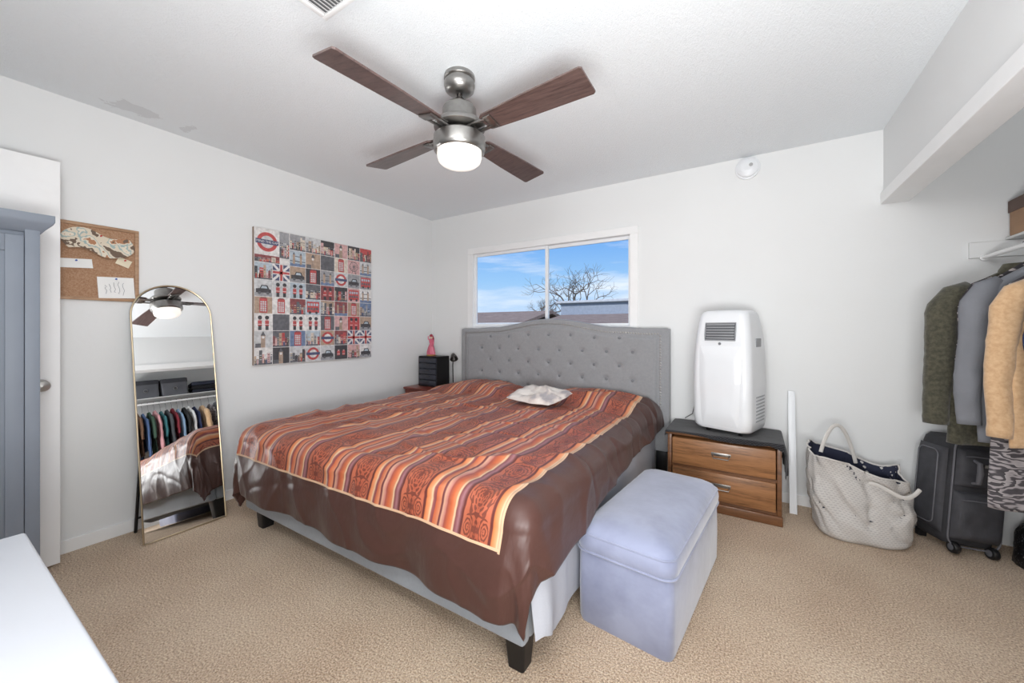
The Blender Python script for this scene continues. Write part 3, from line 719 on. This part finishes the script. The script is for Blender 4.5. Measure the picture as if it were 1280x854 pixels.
# ---------------------------------------------------------------- wardrobe
WBm = plain('slate_grey_paint', c(130,138,150), .5, var=.03)
wd = thing('wardrobe', 'slate blue grey painted wardrobe in front of the open white door', 'wardrobe', (.315, -3.235, 0))
hy = .315
MB().box(-.14,.125,-hy,hy,.18,1.63,.003).build('body', WBm, wd)
for y0, y1 in ((-hy+.045, -.004), (.004, hy-.045)):
    dd = MB().box(.126,.142,y0,y1,.24,1.60,.003).box(.142,.148,y0,y0+.05,.24,1.60,.002).box(.142,.148,y1-.05,y1,.24,1.60,.002).box(.142,.148,y0+.05,y1-.05,1.53,1.60,.002).box(.142,.148,y0+.05,y1-.05,.24,.31,.002).build('wardrobe_door', WBm, wd)
    yk = -.025 if y0 < -.1 else .025
    MB().lathe([(.006,0),(.006,.012),(.014,.02),(.001,.026)], seg=14, M=Matrix.Translation((.148,yk,.95))@Matrix.Rotation(pi/2,4,'Y')).build('knob', NICKEL, dd)
for sy in (-1, 1): MB().box(.126,.145,min(sy*(hy-.043),sy*hy),max(sy*(hy-.043),sy*hy),.18,1.63,.003).build('corner_post', WBm, wd)
MB().loft([rr(.27,.64,.004,.0,0,1.62), rr(.29,.66,.006,.005,0,1.635), rr(.31,.70,.006,.012,0,1.66), rr(.315,.71,.004,.014,0,1.672), rr(.315,.71,.004,.014,0,1.70)]).build('cornice', WBm, wd, ang=25)
for sx in (-.11,.10):
    for sy in (-.27,.27): MB().loft([rr(.03,.03,.004,sx,sy,0), rr(.05,.05,.005,sx,sy,.181)]).build('leg', WBm, wd)

# ---------------------------------------------------------------- white dresser in the near left corner
DWt = plain('white_lacquer', c(200,203,210), .35, var=.01)
ds = thing('dresser', 'glossy white dresser top in the near left corner of the photo', 'dresser', (2.28, -3.33, 0))
MB().box(-.51,.51,-.21,.20,.04,.725,.003).build('body', DWt, ds)
MB().box(-.53,.53,-.225,.228,.726,.75,.006,seg=3).build('tabletop', DWt, ds)
for i in range(3):
    for j in range(2):
        d_ = MB().box(-.495+j*.5,-.008+j*.5,.201,.217,.07+i*.218,.275+i*.218,.003).build('drawer', DWt, ds)
        MB().tube([(-.31+j*.5,.217,.19+i*.218),(-.31+j*.5,.238,.19+i*.218),(-.19+j*.5,.238,.19+i*.218),(-.19+j*.5,.217,.19+i*.218)], .005, 8).build('handle', NICKEL, d_)
for sx in (-.46,.46):
    for sy in (-.18,.18): MB().box(sx-.02,sx+.02,sy-.02,sy+.02,0,.041,.003).build('leg', DWt, ds)

# ---------------------------------------------------------------- woven tote bag
tg = thing('tote_bag', 'large slouchy grey white woven tote bag with navy lining on the carpet', 'bag', (3.635, -.285, 0), radians(6))
TB = Mat('woven_dash_fabric', c(214,206,196), .9); bu, bv, bw = TB.xyz('UV')
row = (bv*36).m('FLOOR'); fu = (bu*86+row*.5).fr(); fv = (bv*36).fr()
dash = ((fu-.5).ab().lt(.30))*(((fv-.5)-((fu-.5)*(fu-.5))*1.6+.05).ab().lt(.11))
TB.color(TB.mix(dash*.55, c(198,194,190), c(116,113,118))); TB.bump(TB.noise(9, 2, .5), .5, .03); TB = TB.m
NAVY = plain('navy_lining', c(38,42,62), .85)
def tote(u, v, ins=0):
    a = 2*pi*u; w = .212+.018*v; d = .150-.02*v-.01*sin(pi*v)
    p = 3.2; ca, sa = cos(a), sin(a)
    r = (abs(ca)**p+abs(sa)**p)**(-1/p)
    hgt = .44-.06*max(0, ca)+.045*max(0,-ca)-.05*max(0,-sa)**2+.022*sin(3*a+.6)+.012*sin(5*a)
    sag = .026*nz(ca*2.2+v*3, sa*2.2+v*2, 2)*min(1, v*4)+.024*nz(ca*1.5, v*2, 5)+.009*v*sin(7*a+v*4)
    cr_ = max(0, 1-abs(nz(ca*2.4+v*2.5, sa*2.4-v*2, 11))*7)
    sag -= .016*cr_*min(1, v*4)
    if sa < 0: sag += .025*sin(pi*min(1, v*1.15))*(-sa)
    if ca > 0: sag += .012*sin(pi*min(1, v*1.6))*ca-.018*v
    k = 1-ins
    foot = min(1, (v/.06))**.5 if v < .06 else 1
    return ((w+sag)*r*ca*k*(.88+.12*foot), (d+sag)*r*sa*k*(.88+.12*foot), hgt*v+.002)
MB().grid(lambda u, v: tote(u, v), 110, 44).add([tote(k/40, .0) for k in range(40)], [list(range(40))]).build('bag_body', TB, tg, ang=180)
MB().grid(lambda u, v: tote(u, .35+.65*v, .03), 110, 12, flip=True).add([tote(k/40, .36, .03) for k in range(40)], [list(range(40))]).build('lining', NAVY, tg, ang=60)
MB().tube([Vector(tote(k/110, 1))+Vector((0,0,.002)) for k in range(110)], .005, 6, closed=True).build('rim_binding', plain('cream_binding', c(204,200,196), .8), tg)
ROPE = plain('cream_strap', c(206,202,197), .85, bs=120)
arc = [(-.175+.19*(k/18), -.03+.10*(k/18), .455+.205*sin(pi*(k/18)*.98+.02)**.8-.075*k/18) for k in range(19)]
MB().tube(arc, .010, 8, flat=(1,.5,1)).build('handle', ROPE, tg)
arc = [(.00+.20*(k/14), -.185-.035*sin(pi*k/14), .365+.01*sin(pi*k/14)-.09*sin(pi*k/14)*(k/14)) for k in range(15)]
MB().tube(arc, .010, 8, flat=(1,.5,1)).build('handle', ROPE, tg)
MB().grid(lambda u, v: (-.12+.24*u, -.07+.14*v, .24+.05*sin(u*3)*sin(v*3)+.02*nz(u*4, v*4)), 20, 14).build('dark_cloth', NAVY, label='dark navy fabric bundled inside the woven tote bag', cat='fabric', origin=(0,0,0)).location = (3.635, -.285, 0)

# ---------------------------------------------------------------- suitcase
BKF = plain('black_nylon', c(50,50,54), .75, var=.2, vs=20, bs=300, bst=.3)
PKF = plain('charcoal_nylon', c(66,66,71), .7, var=.2, vs=20, bs=300, bst=.3)
GRF = plain('charcoal_trim', c(104,104,110), .5)
sc_ = thing('suitcase', 'charcoal black soft upright suitcase with front pockets and wheels beside the tote bag', 'suitcase', (4.050, -.172, .006), rot=(radians(-2), radians(6), radians(22)))
w, d = .122, .108
BR = [rr(2*w*k, 2*d*k, .055*k, 0, 0, z, 6) for k, z in ((.80,.036),(.95,.045),(1,.07),(1.03,.13),(1.05,.20),(1.06,.27),(1.055,.34),(1.04,.41),(1.02,.48),(.99,.545),(.94,.578),(.82,.598),(.4,.607))]
BR = [[(p[0]*(1+.09*nz(p[0]*12, p[1]*12, p[2]*8)), p[1]*(1+.09*nz(p[0]*12+4, p[1]*12, p[2]*8)), p[2]) for p in r_] for r_ in BR]
MB().loft(BR).build('body', BKF, sc_, ang=60)
def pad(x0, x1, z0, z1, y, th):
    def f(u, v):
        e = (max(0, (1-abs(2*u-1)**5)*(1-abs(2*v-1)**6)))**.6
        return (x0+(x1-x0)*u, y-th*e*(1+.25*nz(u*3, v*4, 2)), z0+(z1-z0)*v)
    return MB().grid(f, 26, 34)
pad(-w+.012, w-.012, .075, .33, -d-.004, .042).build('pocket', PKF, sc_, ang=80)
pad(-w+.016, w-.016, .35, .55, -d-.002, .032).build('pocket', PKF, sc_, ang=80)
sp_m = pad(-.085, .085, .09, .54, 0, .026); sp_m.v = [Vector((-w-.002+p.y, p.x, p.z)) for p in sp_m.v]
sp_m.build('side_panel', PKF, sc_, ang=80)
pp = MB()
ring = rr(2*w-.01, .56, .05, 0, .318, 0); pp.tube([(p[0], -d-.004, p[1]) for p in ring], .0045, 6, closed=True)
pp.tube([(-.095,-d-.040,.290),(-.05,-d-.047,.295),(.05,-d-.047,.295),(.095,-d-.040,.290)], .003, 6)
pp.tube([(-.085,-d-.030,.515),(-.05,-d-.035,.52),(.05,-d-.035,.52),(.085,-d-.030,.515)], .003, 6)
pp.tube([(-w-.028, p[0], p[1]) for p in rr(.12,.40,.03,0,.32,0)], .003, 6, closed=True)
pp.build('zip_piping', GRF, sc_)
MB().tube([(-.045,-.0,.600),(-.04,0,.63),(.04,0,.63),(.045,0,.600)], .010, 8).build('top_handle', BKF, sc_)
MB().tube([(-.05,-d-.026,.50),(-.045,-d-.054,.49),(-.045,-d-.060,.44),(-.045,-d-.054,.39),(-.05,-d-.026,.38)], [.008,.011,.013,.011,.008], 10).build('grab_handle', GRF, sc_)
MB().box(-.01,.04,-d-.040,-d-.035,.47,.485,.001).build('badge', NICKEL, sc_)
for sx in (-1,1):
    MB().lathe([(.026,-.014),(.03,-.008),(.03,.008),(.026,.014)], seg=20, M=Matrix.Translation((sx*.085,-d-.005,.031))@Matrix.Rotation(pi/2,4,'Y')).lathe([(.016,-.016),(.016,.016)], seg=16, mat=1, M=Matrix.Translation((sx*.085,-d-.005,.031))@Matrix.Rotation(pi/2,4,'Y')).build('wheel', [BLACK, GRF], sc_)
    MB().box(sx*.085-.02, sx*.085+.02, d-.04, d-.01, 0, .045, .004).build('foot', BLACK, sc_)

# black sparkly bundle on the closet floor
SQ = Mat('black_sequin_fabric', c(26,26,28), .35); vs_ = SQ.noise(120, 2); SQ.color(SQ.ramp(vs_, [(.5, c(18,18,20)), (.62, c(40,40,44)), (.68, c(150,150,155))])); SQ.bump(vs_, .6, .004)
def blob(u, v):
    a = 2*pi*u; e = pi*v*.5; r = 1+.18*nz(cos(a)*1.5, sin(a)*1.5, v*2)+.08*nz(cos(a)*4, sin(a)*4, v*5)
    return (4.385+.125*r*cos(a)*cos(e)**.7, -.24+.16*r*sin(a)*cos(e)**.7, .001+.26*r*sin(e) if v > 0 else .001)
MB().grid(blob, 48, 18).build('garment_bundle', SQ.m, label='black sequinned garment heaped on the closet floor beside the suitcase', cat='clothing', ang=180)

# ---------------------------------------------------------------- closet rod, shelf, contents
RX, RZ = 4.22, 1.60
rd = thing('closet_rod', 'white metal hanging rod under the closet shelf', 'closet rod', (RX, -1.8, RZ))
MB().tube([(0,-1.81,0),(0,1.77,0)], .012, 14).build('rod', TRIM, rd)
for yy in (-1.815, 1.77): MB().lathe([(.018,0),(.018,.008)], seg=18, M=Matrix.Translation((0,yy,0))@Matrix.Rotation(-pi/2,4,'X')).build('rod_socket', TRIM, rd)
S('trim_2', MB().box(4.166, XB-.001, -.0215,-.001, 1.60,1.688,.002), WALL)
sh = thing('closet_shelf', 'white closet shelf above the hanging clothes', 'shelf', (4.425, -1.8, 1.69))
MB().box(-.12,.123,-1.80,1.795,0,.014,.002).build('board', WALL, sh)
SZ = 1.705
bxm = plain('kraft_cardboard', c(170,134,104), .8); lidm = plain('dark_brown_lid', c(100,78,68), .7)
bx = thing('storage_box', 'brown lidded box on the closet shelf in the far corner', 'box', (4.425, -.20, SZ))
MB().box(-.118,.115,-.16,.16,0,.14,.003).build('body', bxm, bx); MB().box(-.123,.118,-.165,.165,.125,.19,.003).build('lid', lidm, bx)
GB = plain('grey_fabric_bin', c(96,98,104), .9, bs=300)
for k, (yy, lab) in enumerate(((-1.40,'grey fabric storage bin on the closet shelf, farther from the brown box'), (-1.07,'grey fabric storage bin on the closet shelf beside the folded dark jeans'))):
    b = thing('storage_bin', lab, 'storage bin', (4.425, yy, SZ), group='grey fabric bins on the closet shelf')
    MB().loft([rr(.22,.29,.015,0,0,0), rr(.235,.305,.015,0,0,.235)]).build('body', GB, b)
    MB().loft([rr(.240,.312,.015,0,0,.19), rr(.242,.314,.015,0,0,.248), rr(.22,.29,.012,0,0,.256)]).build('lid', plain('dark_bin_lid', c(66,67,73), .85), b)
    MB().tube([(-.123, .022*cos(q*pi/6), .10+.022*sin(q*pi/6)) for q in range(12)], .004, 6, closed=True).build('ring_handle', NICKEL, b)
JN = [plain('denim_a', c(36,40,54), .9, bs=200), plain('denim_b', c(24,24,30), .9, bs=200), plain('denim_c', c(50,54,70), .9, bs=200)]
for k in range(3):
    MB().box(4.325,4.51,-.86,-.54,SZ+.062*k+.001,SZ+.055+.062*k,.02,seg=4).build('folded_jeans', JN[k], label=['lowest folded dark blue jeans on the closet shelf', 'middle folded black jeans on the closet shelf', 'topmost folded faded blue jeans on the closet shelf'][k], cat='jeans', group='folded jeans on the closet shelf')

HNG = plain('grey_hanger', c(120,120,124), .5)
def garment(name, y, mat, half, ztop, zhem, th, label, cat='shirt', sleeve=.55, flare=0, seed=0, extra=None, tilt=0):
    t = thing(name, label, cat, (RX, y, zhem), tilt, group='clothes hanging on the closet rod')
    rg = []; Hh = ztop-zhem
    levels = [0,.02,.06,.11,.16,.21,.26,.32,.38,.44,.5,.56,.62,.68,.74,.80,.86,.91,.945,.97,.988,1]
    for q in levels:
        z = Hh*q
        dz = (Hh-z)
        if dz > .20: hw = half*(.72+flare*(dz-.2)/Hh)
        else:
            k = 1-dz/.20; hw = half*(.72-.03*k if k < .45 else .707-(k-.45)/.55*.515)
        tk = th*(.6+.4*sin(pi*min(1, .25+q*.6))) if dz > .03 else th*.55
        ring = []
        for j in range(72):
            a = 2*pi*j/72; ca = cos(a); sa = sin(a)
            # folds run down from the shoulders: a function of the position across the garment
            lower = 1-.7*q
            off = th*(.38*sin(ca*11+seed*2+1.5*nz(ca*2, z*2, seed))*lower+.25*nz(ca*3+seed, z*5, 3))
            ring.append((hw*ca*(1+.05*nz(sa, z*4, seed)), tk*(abs(sa)**.7)*(1 if sa > 0 else -1)*.75+off*.8, z+.012*nz(ca*2, seed)*(1-q)))
        rg.append(ring)
    MB().loft(rg).build('garment_body', mat, t, ang=180)
    if sleeve:
        for sx in (-1, 1):
            L_ = sleeve
            r0 = half*.165
            pts = [(sx*half*.52, 0, Hh-.085), (sx*half*.66, 0, Hh-.12), (sx*half*.78, -.002, Hh-.19)]
            rs = [r0*.6, r0*1.0, r0*1.08]
            for q in range(1, 21):
                k = q/20
                pts.append((sx*half*(.78+.08*min(1, k*1.6)+.01*sin(k*7+seed)), -.010*k, Hh-.19-L_*k)); rs.append(r0*(1.06-.26*k+.035*nz(k*14, seed, sx)*2))
            mbs = MB().tube(pts, rs, 20, flat=(1, max(.42, th*.85/r0) if th < r0 else .9, 1))
            mbs.v = [Vector((p.x, p.y+.010*nz(p.x*22, p.z*13, seed), p.z)) for p in mbs.v]
            mbs.build('sleeve', mat, t, ang=180)
    zz = RZ-zhem
    hk = [(0,0,Hh-.02),(0,0,zz-.04),(.010,0,zz-.028)]+[(.019*cos(a), 0, zz+.019*sin(a)) for a in [(-.25+k/9)*pi for k in range(0, 11)]]
    MB().tube(hk, .0022, 6).tube([(-half*.60,0,Hh-.11),(0,0,Hh-.015),(half*.60,0,Hh-.11)], .005, 6).build('hanger', HNG, t)
    if extra: extra(t, Hh, half, th)
    return t
OLV = Mat('olive_fleece', c(66,64,50), .95, sheen=.25); nn = OLV.noise(60, 3, .6); OLV.color(OLV.ramp(nn, [(.35, c(62,60,49)), (.65, c(86,83,68))])); OLV.bump(nn, .3, .008)
def jack(t, Hh, half, th):
    MB().loft([[(.10*cos(a)*k, -.01+.045*sin(a)*k, Hh-.05+h) for a in [2*pi*j/24 for j in range(24)]] for k, h in ((1.05,0),(1.0,.04),(.85,.07),(.75,.06),(.8,.02))], cap=False).build('collar', OLV.m, t)
    MB().box(-.006,.006,-th*1.15,-th*1.0,.01,Hh-.08,.002).build('zipper', BLACK, t)
    for sx in (-1,1): MB().box(sx*.12-.05, sx*.12+.05, -th*1.05, -th*.85, .14, .26, .012).build('pocket', OLV.m, t)
garment('fleece_jacket', -.43, OLV.m, .36, 1.49, .63, .056, 'dark olive fleece jacket hanging nearest the back wall', 'jacket', .58, .06, 1, jack, .06)
ZB = Mat('black_white_brush_print', c(40,40,42), .85); nn = ZB.noise(20, 3, .6, (1,1,3)); ZB.color(ZB.ramp(nn, [(.0, c(54,51,55)), (.55, c(54,51,55)), (.58, c(176,166,164)), (1, c(176,166,164))]))
garment('blouse', -.550, ZB.m, .275, 1.51, .80, .026, 'black and cream brush patterned blouse between the olive jacket and grey hoodie', 'blouse', .45, 0, 2)
GRY = plain('heather_grey_jersey', c(120,122,128), .95, bs=150)
garment('hoodie', -.640, GRY, .30, 1.50, .68, .034, 'heather grey hoodie between the patterned blouse and the tan fleece', 'hoodie', .55, .03, 3, None, -.04)
PAT = Mat('muted_black_white_stripe', c(30,30,32), .85); nn = (PAT.noise(6, 3, .5, (1,1,2.6))*11).fr(); PAT.color(PAT.ramp(nn, [(.0, c(166,160,160)), (.42, c(150,144,146)), (.55, c(76,72,76)), (1, c(64,60,64))]))
garment('long_dress', -.722, PAT.m, .28, 1.48, .42, .022, 'long black and white wavy striped dress hanging lower than the tan fleece', 'dress', 0, .12, 4)
TAN = Mat('tan_fleece', c(204,168,126), .95, sheen=.3); nn = TAN.noise(60, 3, .6); TAN.color(TAN.ramp(nn, [(.35, c(188,152,114)), (.65, c(204,170,133))])); TAN.bump(nn, .2, .008)
garment('fleece_jacket', -.82, TAN.m, .275, 1.47, .71, .036, 'tan fleece jacket nearest the camera at the right photo edge', 'jacket', .53, .05, 5, None, .02)
cols = [('navy blue',(40,50,84)),('white',(222,222,222)),('black',(28,28,30)),('light blue',(140,168,196)),('maroon',(116,34,46)),('charcoal',(62,64,68)),('teal',(56,110,116)),('dusty pink',(190,138,142)),('dark green',(44,66,52)),('denim blue',(70,92,130)),('brown',(96,68,50)),('pale grey',(178,180,182)),('burgundy',(92,30,48)),('bright blue',(52,92,168)),('cream',(222,212,192)),('plum',(84,52,90))]
for i, (nm, cc) in enumerate(cols):
    garment('hanging_shirt', -.915-.063*i, plain('shirt_'+nm.replace(' ', '_'), c(*cc), .9, bs=120), .215+.012*((i*7) % 3-1), 1.47+.01*((i*5) % 3), .78+.06*((i*11) % 4), .022, f'{nm} shirt on a grey hanger in the closet rod row', 'shirt', .42 if i % 2 else .2, 0, i+10)

# ---------------------------------------------------------------- outside
ROOF = Mat('brown_shingle', c(150,130,116), .9); rn = ROOF.noise(3, 4, .7, (1,6,1)); ROOF.color(ROOF.ramp(rn, [(.35, c(126,106,94)), (.65, c(170,148,132))])); ROOF = ROOF.m
SID = plain('pale_siding', c(206,208,210), .8); SIDG = plain('grey_blue_siding', c(160,168,180), .8)
gr_ = Mat('dry_grass_ground', c(150,140,110), .95); gn = gr_.noise(1.5, 5); gr_.color(gr_.ramp(gn, [(.35, c(120,112,84)), (.65, c(172,160,128))]))
S('ground', MB().box(-60, 40, .3, 90, -.5, -.4), gr_.m, origin=(0,0,0))
def house(label, x0, x1, y0, y1, ze, zr, wall, roof):
    t = thing('neighbour_house', label, 'house', ((x0+x1)/2, (y0+y1)/2, -.4))
    hx, hy_ = (x1-x0)/2, (y1-y0)/2; e, r_ = ze+.4, zr+.4
    MB().box(-hx, hx, -hy_, hy_, 0, e-.01).build('wall', wall, t, smooth=False)
    MB().prism([(-hy_-.35, e-.05), (0, r_), (hy_+.35, e-.05), (hy_+.35, e+.06), (0, r_+.12), (-hy_-.35, e+.06)], -hx-.3, hx+.3, 'x').build('roof', roof, t, smooth=False)
    MB().box(-hx-.31, hx+.31, -hy_-.40, -hy_-.36, e-.05, e+.05, .005).build('gutter', SID, t)
    for k in (-.5, .1, .6): MB().box(hx*k-.5, hx*k+.5, -hy_-.03, -hy_-.001, 1.0, 1.0+max(.3, e-1.3), .01).build('window', VINYL, t)
    return t
house('low brown shingled roof of the house outside the left window pane', -10.5, -3.7, 8.2, 12.0, 1.36, 1.78, SID, ROOF)
house('brown roof house with pale gutter outside the right window pane', -2.9, 3.2, 8.6, 12.4, 1.30, 1.62, SID, ROOF)
nb = thing('neighbour_house', 'grey blue flat topped house rising behind the brown roofs', 'house', (-2.9, 16.5, -.4))
MB().box(-2.4,2.6,-1.5,1.5,0,2.90,.01).build('wall', SIDG, nb); MB().box(-2.6,2.8,-1.7,1.7,2.901,3.02,.01).build('roof', SID, nb)
BARK = plain('grey_bark', c(112,102,94), .9)
def tree(label, x, y, h, spread, sd, up=.0, rr0=.07):
    random.seed(sd); br = MB()
    t = thing('bare_tree', label, 'tree', (x, y, -.4))
    def grow(p, d, L, r, dep):
        pts = [p]; q = p; dd = d.copy()
        for s_ in range(3):
            dd = (dd+Vector((random.uniform(-.35,.35), random.uniform(-.2,.2), random.uniform(-.2,.28)))).normalized()
            q = q+dd*L/3; pts.append(q)
        br.tube(pts, [r, r*.88, r*.76, r*.62], 5, cap=False)
        if dep == 0: return
        for k in range(random.choice((2, 3, 3))):
            st = pts[random.choice((1, 2, 3))] if k else q
            ang = random.uniform(.45, 1.15)*random.choice((-1, 1))
            nd = Vector((dd.x*cos(ang)-dd.z*sin(ang), dd.y+random.uniform(-.5,.5), dd.x*sin(ang)+dd.z*cos(ang)+up)).normalized()
            grow(st, nd, L*random.uniform(.6,.9), r*.58, dep-1)
    MB().tube([(0,0,0),(.05,0,h*.22),(0,0,h*.45)], [.20,.15,.12], 8).build('trunk', BARK, t)
    for a in (-1.2, -.75, -.3, .15, .55, .95, 1.3):
        grow(Vector((0,0,h*.44)), Vector((sin(a), random.uniform(-.3,.3), cos(a))).normalized(), h*spread, rr0, 4)
    br.build('branches', BARK, t)
tree('leafless tree with wide branches seen through the window behind the roofs', -8.3, 23.5, 6.1, .25, 5, .12, .08)
tree('smaller leafless tree left of the wide one outside the window', -12.8, 27.5, 4.9, .18, 9, .05, .05)

# ---------------------------------------------------------------- world, light, camera
W = bpy.data.worlds.new('sky'); SC.world = W; W.use_nodes = True; nt = W.node_tree; nt.nodes.clear()
out_ = nt.nodes.new('ShaderNodeOutputWorld'); bg = nt.nodes.new('ShaderNodeBackground'); tc = nt.nodes.new('ShaderNodeTexCoord')
sp_ = nt.nodes.new('ShaderNodeSeparateXYZ'); nt.links.new(tc.outputs['Generated'], sp_.inputs[0])
rp = nt.nodes.new('ShaderNodeValToRGB'); e = rp.color_ramp.elements
e[0].position = 0.0; e[0].color = c(206,224,244); e[1].position = .6; e[1].color = c(70,126,208)
x_ = e.new(.12); x_.color = c(150,196,240); x_ = e.new(.24); x_.color = c(104,164,234)
nt.links.new(sp_.outputs[2], rp.inputs[0])
mp = nt.nodes.new('ShaderNodeMapping'); mp.inputs['Scale'].default_value = (1.3, 1.3, 8); mp.inputs['Rotation'].default_value = (.12, .2, 0)
nt.links.new(tc.outputs['Generated'], mp.inputs[0])
nn = nt.nodes.new('ShaderNodeTexNoise'); nn.inputs['Scale'].default_value = 2.6; nn.inputs['Detail'].default_value = 6; nn.inputs['Roughness'].default_value = .55
nt.links.new(mp.outputs[0], nn.inputs['Vector'])
cr = nt.nodes.new('ShaderNodeValToRGB'); cr.color_ramp.elements[0].position = .44; cr.color_ramp.elements[0].color = (0,0,0,1); cr.color_ramp.elements[1].position = .70; cr.color_ramp.elements[1].color = (.8,.8,.8,1)
nt.links.new(nn.outputs['Fac'], cr.inputs[0])
mi = nt.nodes.new('ShaderNodeMix'); mi.data_type = 'RGBA'; nt.links.new(cr.outputs[0], mi.inputs[0]); nt.links.new(rp.outputs[0], mi.inputs[6]); mi.inputs[7].default_value = (.88,.92,.97,1)
nt.links.new(mi.outputs[2], bg.inputs[0]); bg.inputs[1].default_value = 1.12; nt.links.new(bg.outputs[0], out_.inputs[0])

def light(name, kind, loc, tgt, energy, size=None, sy=None, col=(1,1,1)):
    l = bpy.data.lights.new(name, kind); l.energy = energy; l.color = col
    if kind == 'AREA':
        l.shape = 'RECTANGLE'; l.size = size; l.size_y = sy or size
    o = bpy.data.objects.new(name, l); COL.objects.link(o); o.location = loc
    d = Vector(tgt)-Vector(loc); o.rotation_euler = d.to_track_quat('-Z', 'Y').to_euler(); return o
light('soft_fill', 'AREA', (2.9, -3.42, 2.15), (2.2, -.7, .7), 24, 1.5, .4, (1, .998, .99))  # unseen area light added for even ambient brightness in the room
light('upward_fill', 'AREA', (3.2, -3.2, .85), (2.1, -1.5, 2.44), 55, 1.1, .5, (.985, .995, 1))  # added light aimed upward to brighten the ceiling and bounce into the room
s = light('sun', 'SUN', (0, -10, 12), (-4, 6, 0), 2.5); s.data.angle = .02
cam = bpy.data.cameras.new('camera'); cam.lens = 13.5; cam.sensor_width = 36; cam.shift_y = -16/1280; cam.clip_start = .02; cam.clip_end = 300
co_ = bpy.data.objects.new('camera', cam); COL.objects.link(co_); co_.location = (3.116, -3.253, 1.2); co_.rotation_euler = (pi/2, 0, radians(32)); SC.camera = co_
